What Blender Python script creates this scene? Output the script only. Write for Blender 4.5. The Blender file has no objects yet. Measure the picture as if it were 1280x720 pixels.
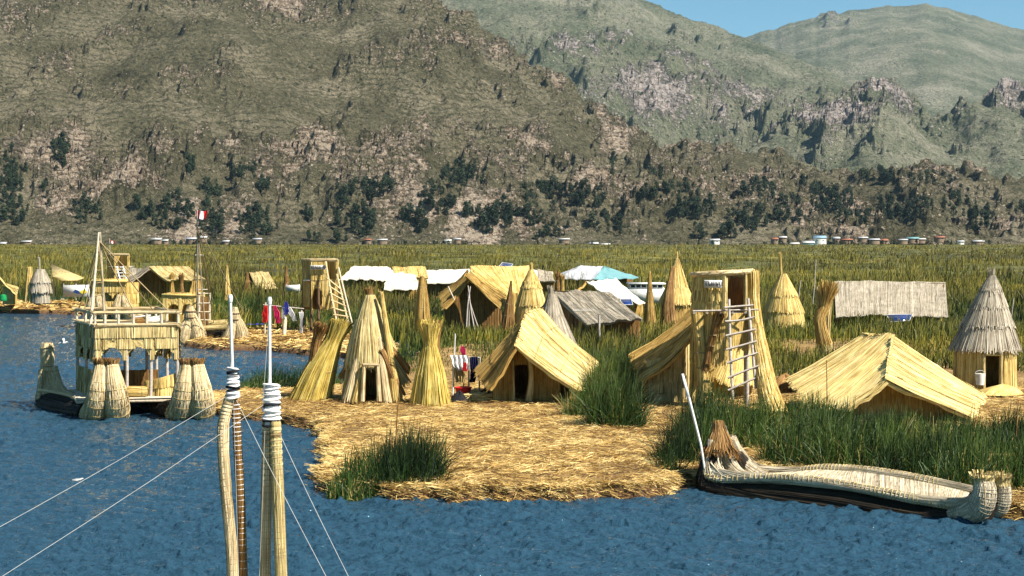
import bpy, math, random
import numpy as np
rng = np.random.default_rng(7)
random.seed(7)
sc = bpy.context.scene
COL = sc.collection
# ------------------------------------------------------------------ camera
FPX, CH = 2000.0, 6.2
PITCH = math.atan(62 / FPX)
cam_d = bpy.data.cameras.new('camera'); cam = bpy.data.objects.new('camera', cam_d); COL.objects.link(cam)
cam.location = (0, 0, CH); cam.rotation_euler = (math.pi / 2 - PITCH, 0, 0)
cam_d.sensor_width = 36; cam_d.lens = 36 * FPX / 1280; cam_d.clip_start = 0.5; cam_d.clip_end = 20000
sc.camera = cam
# ------------------------------------------------------------------ world, sun, exposure
SUN_AZ, SUN_EL = math.radians(122), math.radians(46)      # azimuth clockwise from +Y (view direction)
w = bpy.data.worlds.new('World'); sc.world = w; w.use_nodes = True
nt = w.node_tree; nt.nodes.clear()
sky = nt.nodes.new('ShaderNodeTexSky'); sky.sky_type = 'NISHITA'; sky.sun_disc = False
sky.sun_elevation = SUN_EL; sky.sun_rotation = SUN_AZ; sky.altitude = 3800; sky.air_density = 1.2; sky.dust_density = 0.4
tint = nt.nodes.new('ShaderNodeMixRGB'); tint.blend_type = 'MULTIPLY'; tint.inputs[0].default_value = 1
tint.inputs[2].default_value = (0.90, 1.26, 1.22, 1)
bg = nt.nodes.new('ShaderNodeBackground'); bg.inputs[1].default_value = 0.05
wo = nt.nodes.new('ShaderNodeOutputWorld')
nt.links.new(sky.outputs[0], tint.inputs[1]); nt.links.new(tint.outputs[0], bg.inputs[0]); nt.links.new(bg.outputs[0], wo.inputs[0])
sd = bpy.data.lights.new('sun', 'SUN'); sd.energy = 5.0; sd.angle = math.radians(0.5); sd.color = (1.0, 0.925, 0.83)
sun = bpy.data.objects.new('sun', sd); COL.objects.link(sun); sun.location = (30, -30, 60)
sun.rotation_euler = (math.pi / 2 - SUN_EL, 0, math.pi - SUN_AZ)
sc.view_settings.view_transform = 'Standard'; sc.view_settings.look = 'None'
sc.view_settings.exposure = 1.0; sc.view_settings.gamma = 1
sc.cycles.max_bounces = 5; sc.cycles.diffuse_bounces = 2; sc.cycles.glossy_bounces = 2; sc.cycles.transmission_bounces = 2
sc.cycles.volume_bounces = 0; sc.cycles.caustics_reflective = False; sc.cycles.caustics_refractive = False
sc.cycles.use_denoising = True

# ------------------------------------------------------------------ photograph point -> world point
cp, sp = math.cos(PITCH), math.sin(PITCH)
def A(x): return np.asarray(x, float)
def pt(u, v, y):
    dy = FPX * cp + (360 - v) * sp; dz = -FPX * sp + (360 - v) * cp
    k = y / dy
    return A([(u - 640) * k, y, CH + dz * k])
def gp(u, v, z=0.0):
    dy = FPX * cp + (360 - v) * sp; dz = -FPX * sp + (360 - v) * cp
    k = (z - CH) / dz
    return A([(u - 640) * k, dy * k, z])
def hz(v, y): return float(pt(640, v, y)[2])
def proj(P):
    P = np.asarray(P, float); y = P[..., 1]; z = P[..., 2] - CH
    d = y * cp - z * sp; up = y * sp + z * cp
    return 640 + FPX * P[..., 0] / d, 360 - FPX * up / d

# ------------------------------------------------------------------ noise
_perm = np.random.default_rng(3).permutation(512).astype(np.int64)
_gr = np.random.default_rng(4).normal(size=(512, 2)); _gr /= np.linalg.norm(_gr, axis=1)[:, None]
def perlin(x, y, seed=0):
    x = np.asarray(x, float) + seed * 17.31; y = np.asarray(y, float) + seed * 9.73
    xi = np.floor(x).astype(np.int64); yi = np.floor(y).astype(np.int64); xf = x - xi; yf = y - yi
    u = xf * xf * xf * (xf * (xf * 6 - 15) + 10); v = yf * yf * yf * (yf * (yf * 6 - 15) + 10)
    def g(ix, iy, fx, fy):
        h = _perm[(_perm[ix & 511] + iy) & 511]
        return _gr[h, 0] * fx + _gr[h, 1] * fy
    a = g(xi, yi, xf, yf); b = g(xi + 1, yi, xf - 1, yf); c = g(xi, yi + 1, xf, yf - 1); d = g(xi + 1, yi + 1, xf - 1, yf - 1)
    return ((a + u * (b - a)) + v * ((c + u * (d - c)) - (a + u * (b - a)))) * 1.5
def fbm(x, y, oct=4, seed=0, gain=0.5):
    r = 0; a = 1
    for o in range(oct):
        r = r + a * perlin(x * 2 ** o, y * 2 ** o, seed + o); a *= gain
    return r
def ridged(x, y, oct=3, seed=0):
    r = 0; a = 1
    for o in range(oct):
        r = r + a * (1 - 2 * np.abs(perlin(x * 2 ** o, y * 2 ** o, seed + o))); a *= 0.5
    return r
def sstep(a, b, x):
    t = np.clip((x - a) / (b - a), 0, 1); return t * t * (3 - 2 * t)

# ------------------------------------------------------------------ mesh collector
class G:
    def __init__(s): s.v = []; s.l = []; s.n = []; s.uv = []; s.t = []; s.m = []; s.o = 0
    def add(s, V, F, uv=None, tone=0.5, mi=0):
        V = np.asarray(V, float).reshape(-1, 3); F = np.asarray(F, np.int64)
        if F.size == 0: return
        M, k = F.shape
        s.v.append(V); s.l.append((F + s.o).ravel()); s.n.append(np.full(M, k))
        s.uv.append(np.zeros((M * k, 2)) if uv is None else np.asarray(uv, float).reshape(-1, 2))
        s.t.append(np.broadcast_to(np.asarray(tone, float), (M,)).copy()); s.m.append(np.full(M, mi)); s.o += len(V)
    def build(s, name, mats, root=None, parent=None, smooth=False, **props):
        if not isinstance(mats, (list, tuple)): mats = [mats]
        V = np.concatenate(s.v).astype(np.float32)
        off = A(root['_o']) if root is not None else None
        if off is not None: V = V - off.astype(np.float32)
        L = np.concatenate(s.l).astype(np.int32); N = np.concatenate(s.n).astype(np.int32)
        me = bpy.data.meshes.new(name)
        me.vertices.add(len(V)); me.vertices.foreach_set('co', V.ravel())
        me.loops.add(len(L)); me.loops.foreach_set('vertex_index', L)
        me.polygons.add(len(N)); me.polygons.foreach_set('loop_start', np.concatenate([[0], np.cumsum(N)[:-1]]).astype(np.int32))
        me.polygons.foreach_set('loop_total', N)
        me.polygons.foreach_set('material_index', np.concatenate(s.m).astype(np.int32))
        me.update(calc_edges=True)
        a = me.attributes.new('UVMap', 'FLOAT2', 'CORNER'); a.data.foreach_set('vector', np.concatenate(s.uv).astype(np.float32).ravel())
        a = me.attributes.new('tone', 'FLOAT', 'FACE'); a.data.foreach_set('value', np.concatenate(s.t).astype(np.float32))
        for m in mats: me.materials.append(m)
        if smooth: me.polygons.foreach_set('use_smooth', np.ones(len(N), bool))
        ob = bpy.data.objects.new(name, me); COL.objects.link(ob)
        p = parent if parent is not None else root
        if p is not None: ob.parent = p
        for k_, v_ in props.items(): ob[k_] = v_
        return ob
def thing(name, label, cat, loc, group=None):
    o = bpy.data.objects.new(name, None); COL.objects.link(o); o.location = tuple(float(c) for c in loc)
    o.empty_display_size = 0.3
    o['label'] = label; o['category'] = cat; o['_o'] = [float(c) for c in loc]
    if group: o['group'] = group
    return o

def nrm(a):
    return a / np.maximum(np.linalg.norm(a, axis=-1, keepdims=True), 1e-9)
def ribbons(g, P, wd, N, tone, mi=0, taper=None):
    """P (n,k,3) centre lines, wd (n,), N (n,3) or (n,k,3) facing normals"""
    P = np.asarray(P, float); n, k, _ = P.shape
    T = np.gradient(P, axis=1); N = np.asarray(N, float)
    if N.ndim == 2: N = np.repeat(N[:, None], k, 1)
    S = nrm(np.cross(T, N)); wd = np.broadcast_to(np.asarray(wd, float), (n,))
    tp = np.ones(k) if taper is None else np.asarray(taper, float)
    off = S * (wd[:, None] * tp[None])[..., None] / 2
    V = np.stack([P - off, P + off], 2)            # n,k,2,3
    b = (np.arange(n) * k * 2)[:, None] + (np.arange(k - 1) * 2)[None]
    F = np.stack([b, b + 1, b + 3, b + 2], -1).reshape(-1, 4)
    ln = np.cumsum(np.concatenate([np.zeros((n, 1)), np.linalg.norm(np.diff(P, axis=1), axis=2)], 1), 1)
    u0 = rng.random(n) * 3
    uv = np.zeros((n, k - 1, 4, 2))
    uv[..., 0, 0] = u0[:, None]; uv[..., 3, 0] = u0[:, None]; uv[..., 1, 0] = u0[:, None] + wd[:, None]; uv[..., 2, 0] = u0[:, None] + wd[:, None]
    uv[..., 0, 1] = ln[:, :-1]; uv[..., 1, 1] = ln[:, :-1]; uv[..., 2, 1] = ln[:, 1:]; uv[..., 3, 1] = ln[:, 1:]
    g.add(V.reshape(-1, 3), F, uv, np.repeat(np.broadcast_to(tone, (n,)), k - 1), mi)
def grid(g, P, wid, ln, tone=0.5, mi=0, flip=False):
    """P (a,b,3) surface sheet"""
    a, b, _ = P.shape
    i = np.arange(a - 1)[:, None] * b + np.arange(b - 1)[None]
    F = np.stack([i, i + b, i + b + 1, i + 1], -1).reshape(-1, 4)
    if flip: F = F[:, ::-1]
    U = np.repeat(np.linspace(0, wid, a)[:, None], b, 1).ravel(); Vv = np.repeat(np.linspace(0, ln, b)[None], a, 0).ravel()
    uv = np.stack([U[F], Vv[F]], -1)
    g.add(P.reshape(-1, 3), F, uv, tone, mi)
def bil(c):
    """bilinear patch: c = [[s0t0, s0t1],[s1t0, s1t1]] rows may be longer polylines along s"""
    c = [[A(q) for q in r] for r in c]
    def F(s, t):
        s = np.asarray(s, float); t = np.asarray(t, float)
        n = len(c) - 1; x = np.clip(s, 0, 1) * n; i = np.minimum(x.astype(int), n - 1); f = (x - i)[..., None]
        tp_ = np.array([r[0] for r in c]); bt = np.array([r[1] for r in c])
        a = tp_[i] * (1 - f) + tp_[i + 1] * f; b = bt[i] * (1 - f) + bt[i + 1] * f
        return a + (b - a) * t[..., None]
    return F
def thatch(g, F, n=200, sw=0.03, thick=0.06, rows=1, lift=0.02, over=0.1, nu=14, nv=8, sag=0.0, drift=0.02, tone=(0.2, 0.9), ts=(0, 1), mi=0, flipn=False, k=4, hole=None, bump=0.015, ctr=None, wob=0.0):
    """thatched or matted surface along t, with loose reeds laid over it"""
    n = int(n * 1.7); sw = sw * 0.6
    if wob:
        F0 = F; sd_ = rng.integers(1, 400)
        def F(s, t):
            q = F0(s, t); s = np.asarray(s, float) + 0 * q[..., 0]; t = np.asarray(t, float) + 0 * q[..., 0]
            q = q.copy(); q[..., 2] += wob * (fbm(s * 3.1, t * 1.3, 3, sd_) - .5 * np.clip(t, 0, 1.2) * (1 + fbm(s * 7, s * 0, 2, sd_ + 9))); return q
    s = np.linspace(0, 1, nu + 1)[:, None] * np.ones(nv + 1); t = np.linspace(ts[0], ts[1], nv + 1)[None] * np.ones((nu + 1, 1))
    P = F(s, t)
    e = 1e-3
    def NN(s, t):
        s_ = np.clip(s, e, 1 - e); a = F(s_ + e, t) - F(s_ - e, t); b = F(s_, t + e) - F(s_, t - e)
        q = nrm(np.cross(a, b)); return -q if flipn else q
    N = NN(s, t)
    q_ = (N * (P - A(ctr))).sum(-1).mean() if ctr is not None else (N * A([0, -1, 0.6])).sum(-1).mean()
    if q_ < 0: flipn = not flipn; N = -N
    wid = np.linalg.norm(np.diff(P[:, nv // 2], axis=0), axis=1).sum(); ln = np.linalg.norm(P[nu // 2, -1] - P[nu // 2, 0])
    sg = np.sin(np.pi * t) * np.ones_like(s)
    P = P - N * (sg * sag)[..., None] + N * (bump * rng.normal(size=s.shape))[..., None]
    if hole is None:
        grid(g, P, wid, ln, 0.45, mi); B = P - N * thick; grid(g, B, wid, ln, 0.35, mi, True)
        for E in (np.stack([P[0], B[0]]), np.stack([B[-1], P[-1]])): grid(g, E, thick, ln, 0.4, mi)
        for E in (np.stack([B[:, 0], P[:, 0]]), np.stack([P[:, -1], B[:, -1]])): grid(g, E, thick, wid, 0.3, mi)
    else:
        a, b, _ = P.shape
        i = np.arange(a - 1)[:, None] * b + np.arange(b - 1)[None]
        FF = np.stack([i, i + b, i + b + 1, i + 1], -1).reshape(-1, 4)
        sm = ((s[:-1, :-1] + s[1:, 1:]) / 2).ravel(); tm = ((t[:-1, :-1] + t[1:, 1:]) / 2).ravel()
        keep = ~hole(sm, tm); FF = FF[keep]
        U = (s * wid).ravel(); VV = (t * ln).ravel()
        g.add(P.reshape(-1, 3), FF, np.stack([U[FF], VV[FF]], -1), 0.45, mi)
        B = P - N * thick; g.add(B.reshape(-1, 3), FF[:, ::-1], np.stack([U[FF[:, ::-1]], VV[FF[:, ::-1]]], -1), 0.35, mi)
    for r in range(rows):
        m = max(4, n // rows)
        t0 = ts[0] + (ts[1] - ts[0]) * r / rows; t1 = ts[0] + (ts[1] - ts[0]) * (r + 1) / rows
        ss = rng.random(m); ov = over / max(ln, 0.1)
        a = t0 - 0.03 * rng.random(m) + (0.25 * (t1 - t0) * rng.random(m) if rows == 1 else 0) * (rng.random(m) < .3)
        b = t1 + ov * rng.normal(0.5, 0.5, m)
        tt = a[:, None] + (b - a)[:, None] * np.linspace(0, 1, k)[None]
        ds = rng.normal(0, drift, m) * (wid and 1.0 / max(wid, .3)) * 0.5
        s2 = np.clip(ss[:, None] + ds[:, None] * np.linspace(0, 1, k)[None], 0.001, 0.999)
        Q = F(s2, tt); Nn = NN(s2, np.clip(tt, ts[0], ts[1]))
        lf = (0.004 + lift * rng.random(m))[:, None] * (np.linspace(0.35, 1.0 if rows == 1 else 2.2, k)[None])
        Q = Q - Nn * (np.sin(np.pi * tt) * sag)[..., None] + Nn * (lf + bump)[..., None]
        sel = np.ones(m, bool)
        if hole is not None: sel = ~(hole(s2[:, 0], tt[:, 1]) | hole(s2[:, 1], tt[:, 2]) | hole(s2[:, -1], tt[:, -1]))
        tw = Nn + 0.35 * rng.normal(size=(m, 1, 3))
        ribbons(g, Q[sel], (sw * (0.5 + rng.random(m)))[sel], tw[sel], (tone[0] + (tone[1] - tone[0]) * rng.random(m))[sel], mi)
def frames(P):
    T = nrm(np.gradient(P, axis=0)); up = A([0, 0, 1.0])
    S = np.zeros_like(P); prev = None
    for i in range(len(P)):
        a = up if abs(T[i] @ up) < 0.95 else A([0, 1.0, 0])
        s_ = np.cross(T[i], a) if prev is None else prev - T[i] * (prev @ T[i])
        s_ = s_ / np.linalg.norm(s_); S[i] = s_; prev = s_
    return T, S, np.cross(S, T)
def resample(P, R, m):
    P = A(P); R = A(R); n = len(P)
    if n > 2:   # catmull-rom
        Q = np.concatenate([[2 * P[0] - P[1]], P, [2 * P[-1] - P[-2]]]); x = np.linspace(0, n - 1, m); i = np.minimum(x.astype(int), n - 2); f = (x - i)[:, None]
        p0, p1, p2, p3 = Q[i], Q[i + 1], Q[i + 2], Q[i + 3]
        C = 0.5 * ((2 * p1) + (-p0 + p2) * f + (2 * p0 - 5 * p1 + 4 * p2 - p3) * f ** 2 + (-p0 + 3 * p1 - 3 * p2 + p3) * f ** 3)
        return C, np.interp(x, np.arange(n), R)
    x = np.linspace(0, 1, m)[:, None]
    return P[0] * (1 - x) + P[-1] * x, np.interp(x[:, 0], np.linspace(0, 1, n), R)
def tube(g, P, R, seg=10, m=None, tone=0.5, mi=0, caps=True, ell=1.0):
    P = A(P); R = np.broadcast_to(A(R), (len(P),))
    if m is None: m = 2 if len(P) == 2 else len(P) * 4
    C, r = resample(P, R, m); T, S, B = frames(C)
    an = np.linspace(0, 2 * np.pi, seg + 1)
    V = C[:, None] + (S[:, None] * np.cos(an)[None, :, None] + B[:, None] * np.sin(an)[None, :, None] * ell) * r[:, None, None]
    ln = np.linalg.norm(np.diff(C, axis=0), axis=1).sum()
    grid(g, V.transpose(1, 0, 2), 2 * np.pi * r.max(), ln, tone, mi)
    if caps:
        for q, c in ((V[0], C[0]), (V[-1][::-1], C[-1])):
            W = np.concatenate([q[:-1], [c]]); i = np.arange(seg); g.add(W, np.stack([(i + 1) % seg, i, np.full(seg, seg)], -1), None, tone, mi)
def bundle(g, P, R, n=120, sw=0.03, m=14, seg=12, fray=0.15, fray0=0.0, ties=(), tie_r=0.012, tone=(0.15, 0.95), mi=0, tmi=1, wraps=0, cut=(0, 1), spread=0.1):
    """bundle of reeds round a centre line: core, loose reeds, ropes"""
    n = int(n * 1.5); sw = sw * 0.62
    P = A(P); R = A(R); C, r = resample(P, R, m); T, S, B = frames(C)
    tube(g, P, R * 0.96, seg, m, 0.4, mi)
    an = rng.random(n) * 2 * np.pi; k = 7
    x0 = rng.random(n) * 0.25 * (rng.random(n) < .4); x1 = 1 - rng.random(n) * 0.25 * (rng.random(n) < .4)
    x = x0[:, None] + (x1 - x0)[:, None] * np.linspace(0, 1, k)[None]
    idx = x * (m - 1); i = np.minimum(idx.astype(int), m - 2); f = idx - i
    def li(a): return a[i] * (1 - f[..., None]) + a[i + 1] * f[..., None]
    ra = (r[i] * (1 - f) + r[i + 1] * f) * (1 + 0.06 * rng.random(n)[:, None]) + 0.004
    a2 = an[:, None] + rng.normal(0, 0.12, n)[:, None] * x
    D = li(S) * np.cos(a2)[..., None] + li(B) * np.sin(a2)[..., None]
    Q = li(C) + D * ra[..., None]
    if fray: 
        e = (fray * rng.random(n) * (x1 > .99))[:, None] * T[-1][None] + D[:, -1] * (fray * spread * 2 * rng.random(n))[:, None] * (x1 > .99)[:, None]
        Q[:, -1] += e; Q[:, -2] += e * .3
    if fray0:
        e = -(fray0 * rng.random(n) * (x0 < .01))[:, None] * T[0][None] + D[:, 0] * (fray0 * spread * 2 * rng.random(n))[:, None] * (x0 < .01)[:, None]
        Q[:, 0] += e; Q[:, 1] += e * .3
    ribbons(g, Q, sw * (0.5 + rng.random(n)), D + 0.4 * rng.normal(size=(n, 1, 3)), tone[0] + (tone[1] - tone[0]) * rng.random(n), mi)
    ts_ = list(ties) + list(np.linspace(0.03, 0.97, wraps))
    for t in ts_:
        q = t * (m - 1); i_ = min(int(q), m - 2); ff = q - i_
        c = C[i_] * (1 - ff) + C[i_ + 1] * ff; rr = (r[i_] * (1 - ff) + r[i_ + 1] * ff) * 1.05 + tie_r * .6
        a = np.linspace(0, 2 * np.pi, seg + 1)
        ring = c + (S[i_][None] * np.cos(a)[:, None] + B[i_][None] * np.sin(a)[:, None]) * rr + T[i_][None] * (rng.normal(0, .02) * np.sin(a + rng.random() * 6)[:, None])
        tube(g, ring, np.full(seg + 1, tie_r), 5, seg + 1, 0.5, tmi, False)
def pole(g, a, b, r=0.03, r2=None, tone=0.5, mi=0, seg=8, bend=0.0):
    a = A(a); b = A(b); mid = (a + b) / 2 + rng.normal(size=3) * bend
    tube(g, [a, mid, b], [r, ((r2 or r) + r) / 2, r2 or r], seg, 6, tone, mi)
def box(g, lo, hi, tone=0.5, mi=0):
    x0, y0, z0 = lo; x1, y1, z1 = hi
    V = [(x, y, z) for x in (x0, x1) for y in (y0, y1) for z in (z0, z1)]
    F = [(0, 1, 3, 2), (4, 6, 7, 5), (0, 4, 5, 1), (2, 3, 7, 6), (0, 2, 6, 4), (1, 5, 7, 3)]
    g.add(V, F, np.tile([[0, 0], [1, 0], [1, 1], [0, 1]], (6, 1)), tone, mi)
def slab(g, c4, th, tone=0.5, mi=0):
    """quad c4 with thickness th"""
    c = A(c4); n = nrm(np.cross(c[1] - c[0], c[3] - c[0])); V = np.concatenate([c, c - n * th])
    w_ = np.linalg.norm(c[1] - c[0]); l_ = np.linalg.norm(c[3] - c[0]); q = [[0, 0], [w_, 0], [w_, l_], [0, l_]]
    g.add(V, [(0, 1, 2, 3), (7, 6, 5, 4), (0, 4, 5, 1), (1, 5, 6, 2), (2, 6, 7, 3), (3, 7, 4, 0)], np.tile(q, (6, 1)), tone, mi)

# ------------------------------------------------------------------ materials
def mat(name):
    m = bpy.data.materials.new(name); m.use_nodes = True; t = m.node_tree
    b = t.nodes['Principled BSDF']; return m, t, b
def nd(t, ty, **k):
    n = t.nodes.new(ty)
    for a, v in k.items():
        if a.startswith('_'): n.inputs[a[1:].replace('_', ' ')].default_value = v
        else: setattr(n, a, v)
    return n
def ramp(t, fac, stops, interp='LINEAR'):
    r = t.nodes.new('ShaderNodeValToRGB'); cr = r.color_ramp; cr.interpolation = interp
    while len(cr.elements) < len(stops): cr.elements.new(0.5)
    for e, (p, c) in zip(cr.elements, stops): e.position = p; e.color = (*c, 1) if len(c) == 3 else c
    t.links.new(fac, r.inputs[0]); return r.outputs[0]
def mth(t, op, a, b=None, c=None):
    n = t.nodes.new('ShaderNodeMath'); n.operation = op
    for i, x in enumerate((a, b, c)):
        if x is None: continue
        if isinstance(x, (int, float)): n.inputs[i].default_value = x
        else: t.links.new(x, n.inputs[i])
    return n.outputs[0]
def mix(t, f, a, b, bt='MIX'):
    n = t.nodes.new('ShaderNodeMixRGB'); n.blend_type = bt
    for i, x in enumerate((f, a, b)):
        if isinstance(x, (int, float)): n.inputs[i].default_value = x
        elif isinstance(x, tuple): n.inputs[i].default_value = (*x, 1)
        else: t.links.new(x, n.inputs[i])
    return n.outputs[0]
def mapped(t, src, sc_, loc=(0, 0, 0)):
    m = t.nodes.new('ShaderNodeMapping'); m.inputs['Scale'].default_value = sc_; m.inputs['Location'].default_value = loc
    t.links.new(src, m.inputs[0]); return m.outputs[0]
def noise(t, vec, scale, detail=3, rough=0.55, out=0, dist=0.0):
    n = nd(t, 'ShaderNodeTexNoise'); n.inputs['Scale'].default_value = scale; n.inputs['Detail'].default_value = detail
    n.inputs['Roughness'].default_value = rough; n.inputs['Distortion'].default_value = dist
    if vec is not None: t.links.new(vec, n.inputs[0])
    return n.outputs[out]
def straw(name, dark, mid, light, rough=0.7, across=45, bump=0.6, blotch=0.35):
    m, t, b = mat(name)
    tone = nd(t, 'ShaderNodeAttribute', attribute_name='tone').outputs['Fac']; uv = nd(t, 'ShaderNodeUVMap').outputs[0]
    geo = nd(t, 'ShaderNodeNewGeometry').outputs['Position']
    fine = noise(t, mapped(t, uv, (across, 1.6, 1)), 1.0, 3, 0.6)
    big = noise(t, geo, 2.2, 3, 0.6)
    f = mth(t, 'ADD', mth(t, 'MULTIPLY', tone, 0.55), mth(t, 'MULTIPLY', mth(t, 'SUBTRACT', fine, 0.5), 1.7))
    f = mth(t, 'ADD', f, mth(t, 'MULTIPLY', mth(t, 'SUBTRACT', big, 0.5), blotch * 2))
    f = mth(t, 'ADD', f, 0.22)
    c = ramp(t, f, [(0.05, dark), (0.5, mid), (0.95, light)])
    t.links.new(c, b.inputs['Base Color']); b.inputs['Roughness'].default_value = rough; b.inputs['Specular IOR Level'].default_value = 0.25
    bp = nd(t, 'ShaderNodeBump'); bp.inputs['Strength'].default_value = bump; bp.inputs['Distance'].default_value = 0.02
    t.links.new(fine, bp.inputs['Height']); t.links.new(bp.outputs[0], b.inputs['Normal'])
    return m
def plain(name, col, rough=0.6, var=0.15, scale=6, metal=0.0, spec=0.3, bump=0.1):
    m, t, b = mat(name); geo = nd(t, 'ShaderNodeNewGeometry').outputs['Position']
    n_ = noise(t, geo, scale, 4, 0.6)
    d = tuple(c * (1 - var) for c in col); l = tuple(min(1, c * (1 + var)) for c in col)
    t.links.new(ramp(t, n_, [(0.3, d), (0.7, l)]), b.inputs['Base Color'])
    b.inputs['Roughness'].default_value = rough; b.inputs['Metallic'].default_value = metal; b.inputs['Specular IOR Level'].default_value = spec
    bp = nd(t, 'ShaderNodeBump'); bp.inputs['Strength'].default_value = bump; bp.inputs['Distance'].default_value = 0.02
    t.links.new(n_, bp.inputs['Height']); t.links.new(bp.outputs[0], b.inputs['Normal'])
    return m
MS = {
 'yellow': straw('straw_yellow', (0.20, 0.10, 0.02), (0.64, 0.45, 0.13), (0.88, 0.73, 0.33)),
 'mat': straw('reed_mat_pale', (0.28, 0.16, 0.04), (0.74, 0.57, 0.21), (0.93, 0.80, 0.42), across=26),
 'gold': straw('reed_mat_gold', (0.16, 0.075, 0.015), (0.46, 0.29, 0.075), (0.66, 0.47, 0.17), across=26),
 'hullpale': straw('bundle_sunbleached', (0.13, 0.095, 0.055), (0.50, 0.42, 0.28), (0.80, 0.71, 0.52), across=30),
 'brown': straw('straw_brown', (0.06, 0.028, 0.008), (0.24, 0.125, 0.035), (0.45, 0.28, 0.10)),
 'grey': straw('straw_weathered', (0.10, 0.078, 0.05), (0.37, 0.315, 0.225), (0.63, 0.57, 0.44)),
 'greyyel': straw('straw_half_weathered', (0.13, 0.075, 0.025), (0.54, 0.41, 0.16), (0.84, 0.70, 0.36)),
 'green': straw('straw_greenish', (0.13, 0.07, 0.012), (0.56, 0.41, 0.08), (0.86, 0.71, 0.26)),
 'pale': straw('bundle_pale', (0.18, 0.11, 0.045), (0.60, 0.46, 0.24), (0.86, 0.73, 0.45), across=30),
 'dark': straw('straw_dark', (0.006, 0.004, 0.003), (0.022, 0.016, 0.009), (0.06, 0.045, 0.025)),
 'rope': plain('rope', (0.30, 0.22, 0.11), 0.8), 'ropew': plain('white_rope', (0.45, 0.45, 0.42), 0.6),
 'wood': plain('pale_wood', (0.55, 0.47, 0.34), 0.7, 0.3, 12), 'greywood': plain('grey_wood', (0.42, 0.37, 0.31), 0.75, 0.3, 12),
 'darkwood': plain('dark_wood', (0.12, 0.075, 0.04), 0.75, 0.3, 12),
 'white': plain('white_paint', (0.66, 0.65, 0.60), 0.5, 0.2, 7), 'canvas': plain('white_canvas', (0.68, 0.63, 0.50), 0.6, 0.08, 3),
 'teal': plain('teal_sheet_roof', (0.16, 0.33, 0.34), 0.5, 0.12, 2), 'solar': plain('solar_cell', (0.015, 0.04, 0.16), 0.15, 0.2, 8, spec=0.6),
 'red': plain('red_cloth', (0.62, 0.02, 0.02), 0.7), 'pink': plain('pink_cloth', (0.66, 0.03, 0.13), 0.75), 'blue': plain('blue_cloth', (0.04, 0.05, 0.35), 0.75),
 'navy': plain('navy_cloth', (0.008, 0.01, 0.05), 0.8), 'black': plain('black_cloth', (0.006, 0.006, 0.008), 0.8), 'cloth': plain('white_cloth', (0.78, 0.76, 0.72), 0.8),
 'greenp': plain('green_plastic', (0.01, 0.25, 0.07), 0.4), 'glass': plain('dark_glass', (0.02, 0.03, 0.04), 0.1, spec=0.6), 'ink': plain('sign_ink', (0.02, 0.02, 0.03), 0.6),
 'tin': plain('tin_roof', (0.45, 0.46, 0.47), 0.5, 0.15, 2), 'adobe': plain('adobe_wall', (0.22, 0.16, 0.11), 0.9, 0.2, 1), 'skin': plain('skin', (0.22, 0.11, 0.06), 0.6),
}
# ------------------------------------------------------------------ water
def in_poly(px, py, poly):
    r = np.zeros(np.shape(px), bool); n = len(poly)
    for i in range(n):
        x1, y1 = poly[i]; x2, y2 = poly[(i + 1) % n]
        c = ((y1 > py) != (y2 > py)) & (px < (x2 - x1) * (py - y1) / (y2 - y1 + 1e-12) + x1); r ^= c
    return r
def dist_poly(px, py, poly):
    d = np.full(np.shape(px), 1e9); n = len(poly)
    for i in range(n):
        a = A(poly[i]); b = A(poly[(i + 1) % n]); ab = b - a; L = (ab @ ab) + 1e-9
        t = np.clip(((px - a[0]) * ab[0] + (py - a[1]) * ab[1]) / L, 0, 1)
        d = np.minimum(d, np.hypot(px - a[0] - t * ab[0], py - a[1] - t * ab[1]))
    return np.where(in_poly(px, py, poly), d, -d)
m_water, t, b = mat('lake_water')
pos = nd(t, 'ShaderNodeNewGeometry').outputs['Position']
big = noise(t, mapped(t, pos, (0.05, 0.09, 1)), 1.0, 3, 0.6)
n1 = noise(t, mapped(t, pos, (1.6, 3.6, 1)), 1.0, 5, 0.62, dist=0.6)
n2 = noise(t, mapped(t, pos, (5.0, 7.5, 1), (3, 1, 0)), 1.0, 2, 0.5)
hgt = mth(t, 'ADD', mth(t, 'MULTIPLY', n1, 1.0), mth(t, 'MULTIPLY', n2, 0.42))
bp = nd(t, 'ShaderNodeBump'); bp.inputs['Strength'].default_value = 1.0; bp.inputs['Distance'].default_value = 0.18
t.links.new(hgt, bp.inputs['Height']); t.links.new(bp.outputs[0], b.inputs['Normal'])
t.links.new(mth(t, 'MULTIPLY', big, 0.02), b.inputs['Roughness'])
b.inputs['Base Color'].default_value = (0.020, 0.057, 0.090, 1); b.inputs['IOR'].default_value = 1.333; b.inputs['Specular IOR Level'].default_value = 0.5
wy = np.concatenate([np.linspace(-60, 10, 12), 1 / np.linspace(1 / 12., 1 / 24., 60)[:-1], 1 / np.linspace(1 / 24., 1 / 150., 720), [200, 400, 1250]])
wu = np.concatenate([[-9000, -3000], np.linspace(-160, 1440, 900), [4200, 9000]])
U_, Y_ = np.meshgrid(wu, wy, indexing='ij'); X_ = (U_ - 640) / FPX * np.maximum(Y_, 12) * (1 + 0 * Y_)
am = sstep(12, 20, Y_) * (1 - sstep(110, 150, Y_))
ch = fbm(X_ * .9 + .5 * perlin(X_ * .5, Y_ * .5, 70), Y_ * 1.5, 3, 60, .6); sh = fbm(X_ * 1.5 + ch * .4, Y_ * 3.4, 3, 66, .6); sh = sh + .5 * np.abs(sh)
Z_ = am * (0.028 * ch + 0.058 * sh * (0.6 + 0.8 * sstep(-.5, .5, fbm(X_ * .08, Y_ * .12, 2, 80))))
V = np.stack([X_, Y_, Z_], -1); a_, b_ = U_.shape; i_ = np.arange(a_ - 1)[:, None] * b_ + np.arange(b_ - 1)[None]
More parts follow.
